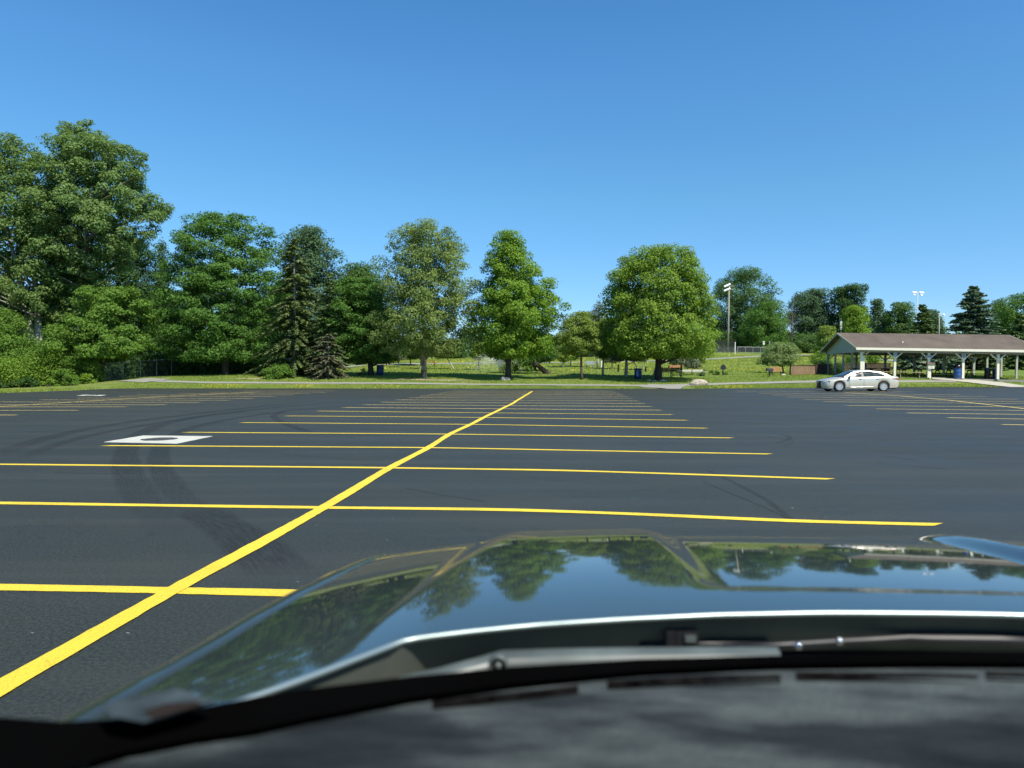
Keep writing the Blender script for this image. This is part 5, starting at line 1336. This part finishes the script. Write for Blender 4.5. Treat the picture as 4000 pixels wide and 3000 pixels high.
# local: x from the front axle, front is -x; y=0 near side plane, far side y=+W
W_ = 1.82; WB = 2.83; RW = .335
xs_f, xs_r = -.93, 3.93
def topz(x):      # hood / deck height at the centreline shoulders
    return float(np.interp(x, [-.93, -.88, -.7, -.4, 0, .35, .62, 2.9, 3.25, 3.6, 3.86, 3.93], [.62, .70, .80, .87, .945, .99, 1.02, 1.06, 1.06, 1.055, 1.04, .98]))
def beltz(x): return float(np.interp(x, [-.93, -.8, -.4, 0, .5, 1.5, 2.6, 3.3, 3.8, 3.93], [.58, .66, .76, .84, .93, .965, 1.0, 1.01, .97, .90]))
def halfw(x): return float(np.interp(x, [-.93, -.86, -.7, -.4, 0, .6, 2.4, 3.1, 3.6, 3.85, 3.93], [.52, .68, .82, .885, .905, .91, .91, .905, .87, .77, .66]))
def sill(x):
    z = float(np.interp(x, [-.93, -.7, -.35, .4, 2.4, 3.2, 3.7, 3.93], [.26, .20, .20, .20, .22, .24, .27, .34]))
    for c in (0, WB):
        d_ = .39 ** 2 - (x - c) ** 2
        if d_ > 0: z = max(z, RW + math.sqrt(d_) - .01)
    return z
st = sorted(set(list(np.round(np.linspace(xs_f, xs_r, 110), 3)) + [round(c + s * .39, 3) for c in (0, WB) for s in (-1, 1)]))
rows = []
for x in st:
    hw = halfw(x); s = sill(x); bz = beltz(x); tz = topz(x); mid = s + (bz - s)
    half = [(hw * .955, s), (hw * .985, s + (bz - s) * .18), (hw, s + (bz - s) * .42), (hw * .995, s + (bz - s) * .66), (hw * .985, s + (bz - s) * .82), (hw * .955, bz - .015), (hw * .90, bz + (tz - bz) * .35), (hw * .70, bz + (tz - bz) * .85), (hw * .35, tz + .004), (0, tz + .01)]
    row = [(x, W_ / 2 - a, z) for a, z in half] + [(x, W_ / 2 + a, z) for a, z in half[::-1][1:]]
    rows.append(row)
bdy = MB().grid(rows)
bdy.add(rows[0], [tuple(range(len(rows[0])))]); bdy.add(rows[-1], [tuple(range(len(rows[-1])))[::-1]])
bdy.build('body', M['silver'], car, True)
# greenhouse: roof shell + glass
def cab(x):  # half width at belt and at roof, roof z
    return float(np.interp(x, [.28, .55, 1.05, 1.5, 2.1, 2.7, 3.1, 3.38], [1.0, 1.14, 1.375, 1.43, 1.435, 1.36, 1.22, 1.075]))
gl = []
for x in np.linspace(.28, 3.38, 50):
    z1 = cab(x); zb_ = beltz(x) - .03; t = np.clip((z1 - zb_) / .46, 0, 1)
    hb = halfw(x) * .925; hr = hb - .24 * t
    a = [(hb, zb_), (hb - .02 - .10 * t, zb_ + (z1 - zb_) * .5), (hr + .02, z1 - .05 * t), (hr - .06 * t, z1 - .01), (hr * .5, z1 + .012), (0, z1 + .018)]
    gl.append([(x, W_ / 2 - p, z) for p, z in a] + [(x, W_ / 2 + p, z) for p, z in a[::-1][1:]])
MB().grid(gl).build('cabin', M['autoglass'], car, True)
# roof panel + pillars in paint, 6 mm proud of the glass
def cabpt(x, side, h):    # h 0 belt .. 1 roof edge
    z1 = cab(x); zb_ = beltz(x) - .03; t = np.clip((z1 - zb_) / .46, 0, 1); hb = halfw(x) * .925; hr = hb - .24 * t
    pr = [(hb, zb_), (hb - .02 - .10 * t, zb_ + (z1 - zb_) * .5), (hr + .02, z1 - .05 * t), (hr - .06 * t, z1 - .01), (hr * .5, z1 + .012), (0, z1 + .018)]
    q = h * 2 if h <= 1 else 2 + (h - 1) * 3
    i = min(int(q), 4); fr = q - i
    a = pr[i][0] * (1 - fr) + pr[i + 1][0] * fr; z = pr[i][1] * (1 - fr) + pr[i + 1][1] * fr
    return Vector((x, W_ / 2 - side * (a + .008), z + (.008 if h > .8 else 0)))
rp = MB()
rr_ = []
for x in np.linspace(1.02, 2.72, 30):
    hs = [1.0, 1.15, 1.35, 1.6, 1.8, 2.0]
    rr_.append([cabpt(x, 1, h) for h in hs] + [cabpt(x, -1, h) for h in hs[::-1][1:]])
rp.grid(rr_)
rp.build('roof', M['silver'], car, True)
for side in (1, -1):
    pm = MB()
    # A pillar and roof rail, C pillar
    def band(xs, h0, h1):
        r = []
        for x, a, b in zip(xs, h0, h1): r.append([cabpt(x, side, a), cabpt(x, side, (a + b) / 2), cabpt(x, side, b)])
        pm.grid(r)
    xx = np.linspace(.34, 3.36, 50)
    band(xx, np.interp(xx, [.34, .6, .8, 1.05, 1.4, 2.1, 2.6, 2.9, 3.1, 3.36], [.30, .40, .62, .80, .90, .90, .82, .55, .03, 0]), np.full(50, 1.02))
    pm.build('window_surround', M['silver'], car, True)
    b = MB(); r = [[cabpt(x, side, h) + Vector((0, -.004 * side, 0)) for h in (0.02, .5, .9)] for x in (1.45, 1.52, 1.60)]; b.grid(r); b.build('door_pillar', M['black'], car, True)
    # belt trim
    MB().tube([cabpt(x, side, .03) + Vector((0, -.006 * side, -.005)) for x in np.linspace(.55, 3.1, 16)], .010, 5).build('window_trim', M['chrome'], car, True)
def side_y(x, z, side=1):
    hw = halfw(x); s = sill(x); bz = beltz(x); f_ = (z - s) / max(.01, bz - s)
    a = float(np.interp(f_, [0, .18, .42, .66, .82, 1], [.955, .985, 1, .995, .985, .955])) * hw
    return W_ / 2 - side * (a + .004)
for x0_, nm in ((.62, 'door_gap'), (1.56, 'door_gap'), (2.72, 'door_gap')):
    pts_ = [(x0_ + (.0 if x0_ < 2 else -.30 * max(0, (.75 - z)) * 1.2), side_y(x0_, z), z) for z in np.linspace(.26, beltz(x0_) - .02, 9)]
    MB().tube(pts_, .006, 4).build(nm, M['black'], car)
for x in (1.35, 2.45):
    MB().tube([(x - .10, side_y(x - .1, .84) - .012, .845), (x, side_y(x, .84) - .025, .85), (x + .10, side_y(x + .1, .84) - .012, .855)], [.014, .018, .014], 6).build('door_handle', M['chrome'], car, True)
MB().tube([(x, side_y(x, .30) - .008, .30 + .03 * (x - .5) / 2) for x in np.linspace(.45, 2.4, 8)], .014, 5).build('sill_trim', M['chrome'], car, True)
mir = MB(); mir.box((.66, side_y(.66, .95) - .09, 1.0), (.13, .20, .13), taper=.8).box((.68, side_y(.66, .95) - .0, .95), (.06, .1, .05)); mir.build('side_mirror', M['silver'], car)
MB().box((.60, side_y(.66, .95) - .09, .965), (.05, .17, .09)).build('mirror_shade', M['black'], car)
# front: grille, headlamp, fog slot, front lip
fr = MB()
def fp(a, z, o=.012):     # point on the nose; a = lateral -1..1 (1 near)
    x = float(np.interp(abs(a), [0, .55, .8, 1], [xs_f - .05, xs_f - .0, xs_f + .10, xs_f + .30]))
    return Vector((x - o, W_ / 2 - a * .86, z))
nose = []
for z in np.linspace(.20, .70, 7):
    t = (z - .20) / .5; back = .05 * t * t + .02 * (1 - t)
    nose.append([fp(a, z, -back) for a in np.linspace(-1, 1, 15)])
MB().grid(nose).build('front_bumper', M['silver'], car, True)
gg = MB(); rws = []
for z, wa in zip(np.linspace(.235, .70, 7), (.46, .44, .36, .30, .32, .38, .42)):
    t = (z - .2) / .5; back = .05 * t * t + .02 * (1 - t)
    rws.append([fp(a * wa, z, -back + .010) for a in np.linspace(-1, 1, 7)])
gg.grid(rws); gg.build('grille', M['black'], car, True)
em = MB().lathe([(.05, 0), (.055, -.008), (.03, -.012)], n=14, axis='Y'); e_ = em.build('emblem', M['chrome'], car, True); e_.rotation_euler = (0, 0, R(-90)); e_.location = (xs_f - .045, W_ / 2, .62)
for s in (1, -1):
    h = MB(); q = [fp(s * a, z, -.03 + .012) for a, z in ((.52, .62), (.74, .60), (.93, .64), (1.0, .70), (.92, .72), (.60, .675))]
    qq = [Vector((p.x, p.y, p.z)) for p in q]; h.prism(qq, (.06, .02 * s, 0)); h.build('headlight', M['black'], car)
    h = MB()
    for a, z in ((.66, .635), (.80, .645)):
        p = fp(s * a, z, .012 - .03); h.lathe([(.045, .0), (.045, -.012), (.02, -.018)], c=(0, 0, 0), n=12, axis='Y')
        h2 = MB().lathe([(.042, 0), (.042, -.02), (.015, -.026)], n=12, axis='Y').build('headlamp_bulb', M['headl'], car, True); h2.location = p; h2.rotation_euler = (0, 0, R(-90 + 35 * s))
    fgp = [fp(s * a, z, .02 - .03) for a, z in ((.62, .46), (.82, .41), (.96, .33), (.94, .29), (.78, .36), (.62, .40))]
    MB().prism(fgp, (.04, 0, 0)).build('fog_slot', M['black'], car)
MB().box((xs_f + .06, W_ / 2, .205), (.2, 1.3, .03)).build('front_lip', M['black'], car)
# headlight sweep on near side
hs = MB(); rws = []
for x in np.linspace(-.84, -.36, 9):
    t = (x + .84) / .48; zc_ = .665 + .08 * t; w2 = .045 * (1 - t) + .010
    rws.append([(x, side_y(x, zc_ + w2), zc_ + w2), (x, side_y(x, zc_) - .004, zc_), (x, side_y(x, zc_ - w2), zc_ - w2)])
hs.grid(rws).build('headlight', M['headl'], car, True)
# tail lamp on near side
for s in (1, -1):
    tl = MB(); rws = []
    for x in np.linspace(3.42, 3.92, 9):
        t = (x - 3.42) / .5; zc_ = .865 - .03 * t; w2 = .015 + .055 * t
        rws.append([(x, side_y(x, zc_ + w2, s) - .003 * s, zc_ + w2), (x, side_y(x, zc_, s) - .008 * s, zc_), (x, side_y(x, zc_ - w2, s) - .003 * s, zc_ - w2)])
    tl.grid(rws).build('tail_light', M['tail'], car, True)
MB().box((3.88, W_ / 2, .33), (.14, 1.25, .12)).build('rear_valance', M['black'], car)
MB().box((1.45, W_ / 2, .24), (4.5, 1.35, .14)).build('underbody', M['black'], car)
MB().tube([(.42, W_ / 2 - .6, 1.055), (.30, W_ / 2, 1.03), (.42, W_ / 2 + .6, 1.05)], .02, 5).build('wiper_cowl', M['black'], car)
# seats glimpsed through glass are behind the tint; bright far-side reflections as interior shapes
for cx_ in (0, WB):
    for side, yy in ((1, .02), (-1, W_ - .24)):
        wh = empty('wheel', (cx_, yy, RW)); wh.parent = car
        MB().lathe([(.225, .0), (.27, -.008), (.318, .012), (.335, .04), (.335, .18), (.318, .21), (.225, .22)], n=40, axis='Y', cap=False).build('tyre', M['rubber'], wh, True)
        rm = MB(); rm.lathe([(.232, .006), (.226, -.006), (.208, -.002), (.200, .05)], n=40, axis='Y', cap=False)
        for k in range(15):
            a = k / 15 * 2 * math.pi; rm.box((math.cos(a) * .125, .004, math.sin(a) * .125), (.185, .018, .034), ry=-a)
        rm.lathe([(.045, -.004), (.045, .02), (.01, .03)], n=14, axis='Y')
        rm.build('rim', M['alloy'], wh)
        MB().lathe([(.215, .06), (.215, .065), (.01, .066)], n=24, axis='Y').build('brake_disc', M['signblack'], wh)
        ar = MB()
    for side in (1,):
        MB().lathe([(.385, .10), (.385, W_ - .10)], c=(cx_, 0, RW), n=28, axis='Y').build('wheel_well', M['black'], car) if False else None
        aw = MB(); rows_ = []
        for yv in (.03, .5, W_ - .5, W_ - .03): rows_.append([(cx_ + math.cos(a) * .40, yv, RW + math.sin(a) * .40) for a in np.linspace(0, math.pi, 15)])
        aw.grid(rows_).build('wheel_well', M['black'], car)
tag(car, 'silver beige four-door sedan driving left across the far lot', 'car')

# ------------------------------------------------------------------ the car the photo is taken from
M['hoodpaint'] = None
m, nt_, b = newmat('dark_metallic_paint')
b.inputs['Base Color'].default_value = (.030, .042, .043, 1); b.inputs['Metallic'].default_value = .0; b.inputs['Roughness'].default_value = .04
b.inputs['Specular IOR Level'].default_value = .12; b.inputs['Coat Weight'].default_value = .52; b.inputs['Coat Roughness'].default_value = .035; b.inputs['Coat IOR'].default_value = 1.5
M['hoodpaint'] = m
M['cowl'] = simple('grey_green_cowl_plastic', (.105, .122, .100), .7, var=.25, scale=9)
M['wiper'] = simple('wiper_arm_grey', (.085, .104, .097), .42, var=.35, scale=14)
M['frit'] = simple('black_glass_border', (.002, .002, .002), .8, spec=0.0)
M['vent'] = simple('vent_foam', (.006, .0055, .005), .95, var=.9, scale=90, spec=0.0)
def dash_mat():
    m, nt, b = newmat('dusty_dash_cloth')
    n1 = noise(nt, 9, 6, .62, sc3=(.45, 1.6, 1)); n2 = noise(nt, 45, 5, .65, sc3=(.5, 1, 1)); n3 = noise(nt, 420, 2)
    c = ramp(nt, n1, [(.40, (.005, .008, .009)), (.50, (.022, .029, .030)), (.62, (.098, .118, .112))])
    c = mixc(nt, ramp(nt, n2, [(.35, .5), (.65, 0)]), c, (.022, .028, .030)); c = mixc(nt, ramp(nt, n3, [(.4, .3), (.6, 0)]), c, (.02, .02, .02))
    L(nt, c, b.inputs['Base Color']); b.inputs['Roughness'].default_value = .95; b.inputs['Specular IOR Level'].default_value = .15; bump(nt, b, math_(nt, 'ADD', n3, n2), .8, .002)
    return m
M['dash'] = dash_mat()
HD = R(4.5)
own = empty('foreground_car', (0, 0, 0), (0, 0, -HD))
tag(own, 'dark car with glossy hood and grey dashboard that the view looks out from', 'car')
CU = .41            # centre line of the car, to the right of the camera
HW = .745            # half width of the hood
def rear_v(s): return float(np.interp(abs(s), [0, .07, .16, .268, .363, .438, .497, .556, .586, .617, .72], [.714, .712, .708, .697, .681, .666, .649, .629, .590, .548, .42]))
def sst(x): x = np.clip(x, 0, 1); return x * x * (3 - 2 * x)
slv = np.array([.4, .7, .78, .95, 1.05, 1.15, 1.25, 1.33, 1.4, 1.46, 1.52, 1.6]); sla = np.array([2, 2.8, 3.3, 4.6, 5.6, 6.5, 7.8, 10.3, 16, 25, 38, 60])
vv = np.linspace(.4, 1.60, 400); zz_ = 1.172 - np.concatenate([[0], np.cumsum(np.tan(np.radians(np.interp(vv[:-1], slv, sla))) * np.diff(vv))])
def hood_z(s, v):
    a = abs(s)
    ve = v + .05 * (a / HW) ** 3            # front corners sweep back
    z = float(np.interp(ve, vv, zz_))
    z -= .022 * (s / .8) ** 2 + .004 * (a / HW) ** 6 + .012 * float(sst((v - .38) / .34)) * max(0, a - .54) / .2
    # raised centre field: outer panels fall away across a narrow flank
    c = .597 - .095 * (v - .69); wd = .006 + .032 * sst((v - .66) / .55)
    z -= .014 * float(sst((v - .52) / .75)) * float(sst((a - (c - wd)) / (2 * wd)))
    # recessed middle
    w1 = .030
    z -= .014 * (1 - float(sst((a - (.248 - w1)) / (2 * w1)))) * float(sst((v - .775) / .085))
    return z
def cp_(s, v, z): return (s + CU, v, z)
FV = 1.56
rows = []
S = np.concatenate([np.linspace(-HW, -.45, 110), np.linspace(-.445, -.29, 24), np.linspace(-.287, -.20, 60), np.linspace(-.195, .195, 40), np.linspace(.20, .287, 60), np.linspace(.29, HW, 70)])
tv = np.concatenate([np.linspace(0, .2, 60), np.linspace(.205, .55, 90), np.linspace(.555, 1, 120)])
for t in tv:
    rows.append([cp_(s, rear_v(s) + (FV - rear_v(s)) * t, hood_z(s, rear_v(s) + (FV - rear_v(s)) * t)) for s in S])
hood = MB().grid(rows).build('hood', M['hoodpaint'], own, True, fix=True)
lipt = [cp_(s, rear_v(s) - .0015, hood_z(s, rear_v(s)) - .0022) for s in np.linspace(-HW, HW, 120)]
MB().tube(lipt, .0026, 12).build('hood_lip', simple('edge_highlight_tone', (.36, .44, .42), .36, metal=.7, var=.05), own, True)  # pale metallic tone puts the sun highlight on the dark painted edge
MB().grid([[cp_(s, rear_v(s) + .004, hood_z(s, rear_v(s)) - .006) for s in np.linspace(-HW, HW, 60)], [cp_(s, rear_v(s) + .03, hood_z(s, rear_v(s)) - .05) for s in np.linspace(-HW, HW, 60)]]).build('hood_underside', M['cowl'], own, True)
# fenders
for sg in (-1, 1):
    rws = []
    for v in np.linspace(.30, FV, 90):
        zE = hood_z(sg * HW, max(v, .45)) ; r = []
        bulge = .020 * math.sin(min(1, max(0, (v - .3) / 1.3)) * math.pi)
        for k, (ds, dz) in enumerate(((.003, -.012), (.0045, -.0012), (.012, .0005), (.030, -.003), (.050, -.014), (.068, -.038), (.085 + bulge, -.10), (.11 + bulge, -.25), (.12 + bulge, -.45), (.11 + bulge, -.6))):
            r.append(cp_(sg * (HW + ds), v, zE + dz))
        rws.append(r)
    MB().grid(rws).build('fender', M['hoodpaint'], own, True)
nz = []
for dz, dv in ((-.0, 0), (-.06, .05), (-.2, .10), (-.45, .12), (-.62, .05)):
    nz.append([cp_(s, FV + dv - .14 * (abs(s) / .84) ** 3, hood_z(np.clip(s, -HW, HW), FV) + dz - .01) for s in np.linspace(-.84, .84, 40)])
MB().grid(nz).build('front_bumper', M['hoodpaint'], own, True)
# doors, sills, roof, pillars behind the viewpoint
for sg in (-1, 1):
    rws = []
    for v in np.linspace(.30, -1.9, 10): rws.append([cp_(sg * .815, v, 1.10), cp_(sg * .85, v, .98), cp_(sg * .86, v, .6), cp_(sg * .83, v, .33)])
    MB().grid(rws).build('door', M['hoodpaint'], own, True)
    MB().tube([cp_(sg * .80, .26, 1.12), cp_(sg * .74, .11, 1.40), cp_(sg * .68, -.02, 1.62)], [.035, .035, .04], 8).build('windshield_pillar', M['hoodpaint'], own, True)
    wh = empty('wheel', cp_(sg * .74, 1.08, .36)); wh.parent = own
    w_ = MB(); w_.lathe([(.22, -.11), (.34, -.11), (.36, -.08), (.36, .08), (.34, .11), (.22, .11)], n=28, axis='Y'); o = w_.build('tyre', M['rubber'], wh, True); o.rotation_euler = (0, 0, R(90))
rws = []
for v, z in ((.02, 1.62), (-.4, 1.68), (-1.2, 1.70), (-2.0, 1.66)): rws.append([cp_(s, v, z - .05 * (s / .7) ** 2) for s in np.linspace(-.74, .74, 9)])
rws2 = [[(p[0], p[1], p[2] - .04) for p in r] for r in rws]
MB().grid(rws).grid(rws2).build('roof', M['hoodpaint'], own, True)
MB().grid([[cp_(s, -2.0, 1.66) for s in (-.74, 0, .74)], [cp_(s, -2.4, 1.1) for s in (-.9, 0, .9)], [cp_(s, -2.45, .4) for s in (-.9, 0, .9)]]).build('tailgate', M['hoodpaint'], own, True)
# windscreen base curve (world points from the photo, brought into the car frame)
rot = Matrix.Rotation(HD, 3, 'Z')
def W2C(p): return rot @ Vector(p)
fr_top = [(-500, 2905), (-150, 2812), (0, 2803), (240, 2820), (500, 2808), (760, 2768), (1000, 2722), (1200, 2690), (1600, 2642), (2000, 2604), (2500, 2574), (3000, 2560), (3600, 2548), (4000, 2546), (4700, 2560), (6000, 2640), (7500, 2800)]
fr_bot = [(-500, 3150), (-150, 3080), (0, 3050), (240, 3010), (500, 2935), (760, 2885), (1000, 2850), (1200, 2805), (1600, 2728), (2000, 2672), (2500, 2622), (3000, 2598), (3600, 2590), (4000, 2592), (4700, 2605), (6000, 2690), (7500, 2850)]
DT, DB = .222, .218
def below(px, py, d): Y = F * d / (py - HY); return W2C(((px - 2000) / F * Y, Y, H - d))
tc_ = [below(a, b_, DT) for a, b_ in fr_top]; bc_ = [below(a, b_, DB) for a, b_ in fr_bot]
MB().grid([tc_, [a.lerp(b_, .5) + Vector((0, 0, -.002)) for a, b_ in zip(tc_, bc_)], bc_]).build('windshield_border', M['frit'], own, True)
MB().grid([[p + Vector((0, .002, -.001)) for p in tc_], [p + Vector((0, .012, -.10)) for p in tc_]]).build('windshield_seal', M['frit'], own, True)
# cowl between hood and glass
cw = []
Sx = np.linspace(-HW, HW, 60)
for k in range(7):
    t = k / 6
    cw.append([cp_(s, rear_v(s) + .10 - t * .30, 1.115 - .040 * (s / .8) ** 2 - .018 * math.sin(t * math.pi)) for s in Sx])
MB().grid(cw).build('cowl', M['cowl'], own, True)
# ribs and clips in the cowl
rb = MB()
for z_, v_ in ((1.122, -.030), (1.125, -.055)): rb.tube([cp_(s, rear_v(s) + v_, z_ - .03 * (s / .8) ** 2) for s in np.linspace(-.36, -.02 if v_ < -.04 else .6, 30)], .0028, 6)
rb.build('cowl_rib', M['wiper'], own, True)
# wiper arms
def below2(px, py, d): return below(px, py, d)
wa = MB()
wp = [below2(a, b_, d) for a, b_, d in ((1545, 2662, .262), (1700, 2628, .259), (1860, 2585, .257), (1960, 2556, .254), (2200, 2549, .252), (2500, 2545, .252), (2800, 2543, .252), (3050, 2545, .252))]
arm = []
for p, h_ in zip(wp, (.003, .012, .020, .026, .026, .024, .020, .016)):
    arm.append([p + Vector((0, .020, -.004)), p + Vector((0, .010, .0)), p + Vector((0, .002, -.0015)), p + Vector((0, -.003, -.005)), p + Vector((0, -.007, -h_)), p + Vector((0, .010, -h_))])
wa.grid(arm); wa.build('wiper_arm', M['wiper'], own, True)
kn = below2(1951, 2578, .250)
kk = MB(); kk.lathe([(.0085, .0), (.0085, -.006), (.0065, -.0075), (.0060, -.004), (.0030, -.004), (.0026, -.008), (.001, -.009)], n=20, axis='Y'); o = kk.build('wiper_pivot', M['wiper'], own, True); o.location = kn + Vector((0, -.006, .0))
kk = MB().lathe([(.0060, -.0042), (.0032, -.0043)], n=20, axis='Y'); o = kk.build('pivot_ring', M['frit'], own); o.location = kn + Vector((0, -.0063, 0))
bl2 = MB(); bl2.tube([below2(a, b_, .262) for a, b_ in ((2830, 2532), (3100, 2518), (3300, 2505), (3550, 2492), (3700, 2498), (3900, 2500), (4200, 2510))], [.004, .004, .004, .005, .006, .006, .006], 6)
bl2.tube([below2(a, b_, .27) for a, b_ in ((2500, 2520), (2750, 2515), (3000, 2513))], .004, 6)
bl2.build('wiper_blade', M['black'], own, True)
for k, (a, b_) in enumerate(((3112, 2516), (3272, 2498))):
    o = MB().lathe([(.0032, 0), (.0032, -.002), (.001, -.003)], n=12, axis='Y').build('wiper_bolt', M['chrome'], own, True); o.location = below2(a, b_, .258) + Vector((0, -.004, 0))
nzl = MB(); q = below2(2680, 2487, .258); nzl.box(tuple(q), (.022, .014, .012)); nzl.box((q.x - .016, q.y, q.z), (.008, .02, .014)); nzl.build('washer_nozzle', M['black'], own)
q = below2(2692, 2487, .258); MB().box((q.x, q.y - .008, q.z + .001), (.010, .003, .006)).build('nozzle_tip', M['wiper'], own)
# dashboard top
dsh = []
for t in np.linspace(0, 1, 26):
    row = []
    for p in bc_:
        c_ = Vector((p.x * (1 - .05 * t), p.y - t * .42, p.z + .010 * math.sin(t * 2.2) - .10 * max(0, t - .55) ** 1.5 - .004))
        row.append(c_)
    # refine across
    rr2 = []
    for a, b_ in zip(row[:-1], row[1:]):
        for k in range(5): rr2.append(a.lerp(b_, k / 5))
    rr2.append(row[-1]); dsh.append([p + Vector((0, 0, .0018 * math.sin(p.x * 23 + t * 9) * t)) for p in rr2])
MB().grid(dsh).build('dashboard', M['dash'], own, True)
for seg_ in ([(1690, 2752), (1800, 2742), (2000, 2722), (2260, 2692)], [(2372, 2676), (2600, 2664), (2850, 2655), (3050, 2652)], [(3110, 2640), (3300, 2642), (3600, 2646), (3820, 2655)], [(3850, 2640), (4000, 2645), (4300, 2652)]):
    top_ = [below(a, b_ - 17, DB + .0022) for a, b_ in seg_]; bot_ = [below(a, b_ + 17, DB + .0022) for a, b_ in seg_]
    MB().grid([top_, [a.lerp(c, .5) + Vector((0, 0, -.001)) for a, c in zip(top_, bot_)], bot_]).build('defroster_vent', M['vent'], own)
patch_pts = [below(a, b_, .206) for a, b_ in ((395, 2752), (560, 2712), (700, 2690), (835, 2738), (720, 2775), (560, 2822), (440, 2800))]  # mottled grey patch with a dark brown stripe, low at the left
MB().prism(patch_pts, (0, .002, -.002)).build('windshield_patch', simple('mottled_grey_patch', (.045, .06, .065), .7, var=.45, scale=40, spec=.1), own)
patch_pts = [below(a, b_, .2055) for a, b_ in ((560, 2778), (640, 2750), (760, 2738), (790, 2752), (690, 2782), (600, 2806))]
MB().prism(patch_pts, (0, .001, -.001)).build('patch_stripe', simple('dark_brown_stripe', (.022, .016, .012), .8, spec=.1), own)
# windshield glass
def wglass():
    m = bpy.data.materials.new('clear_windshield_glass'); m.use_nodes = True; nt = m.node_tree
    for n_ in list(nt.nodes): nt.nodes.remove(n_)
    o = nt.nodes.new('ShaderNodeOutputMaterial'); t = nt.nodes.new('ShaderNodeBsdfTransparent'); g = nt.nodes.new('ShaderNodeBsdfGlossy'); fr_ = nt.nodes.new('ShaderNodeLayerWeight'); fr_.inputs[0].default_value = .5; mx = nt.nodes.new('ShaderNodeMixShader')
    t.inputs[0].default_value = (.93, .965, .95, 1); g.inputs['Roughness'].default_value = 0.0
    L(nt, math_(nt, 'ADD', math_(nt, 'MULTIPLY', math_(nt, 'POWER', fr_.outputs['Facing'], 5.0), .9), .06, True), mx.inputs[0]); L(nt, t.outputs[0], mx.inputs[1]); L(nt, g.outputs[0], mx.inputs[2]); L(nt, mx.outputs[0], o.inputs[0])
    return m
ws = []
for t in np.linspace(0, 1, 14):
    row = []
    for s in np.linspace(-1, 1, 21):
        hb = .90 + (-.20) * t
        v = .55 - .24 * abs(s) ** 2.5 * (1 - t) - .05 * abs(s) ** 2 * t - .85 * t + .045 * math.sin(t * math.pi)
        z = H - .232 + .50 * t + .0 * s
        row.append(cp_(s * hb, v, z))
    ws.append(row)
WINDSHIELD = False
if WINDSHIELD:
    MB().grid(ws).build('windshield', wglass(), own, True)
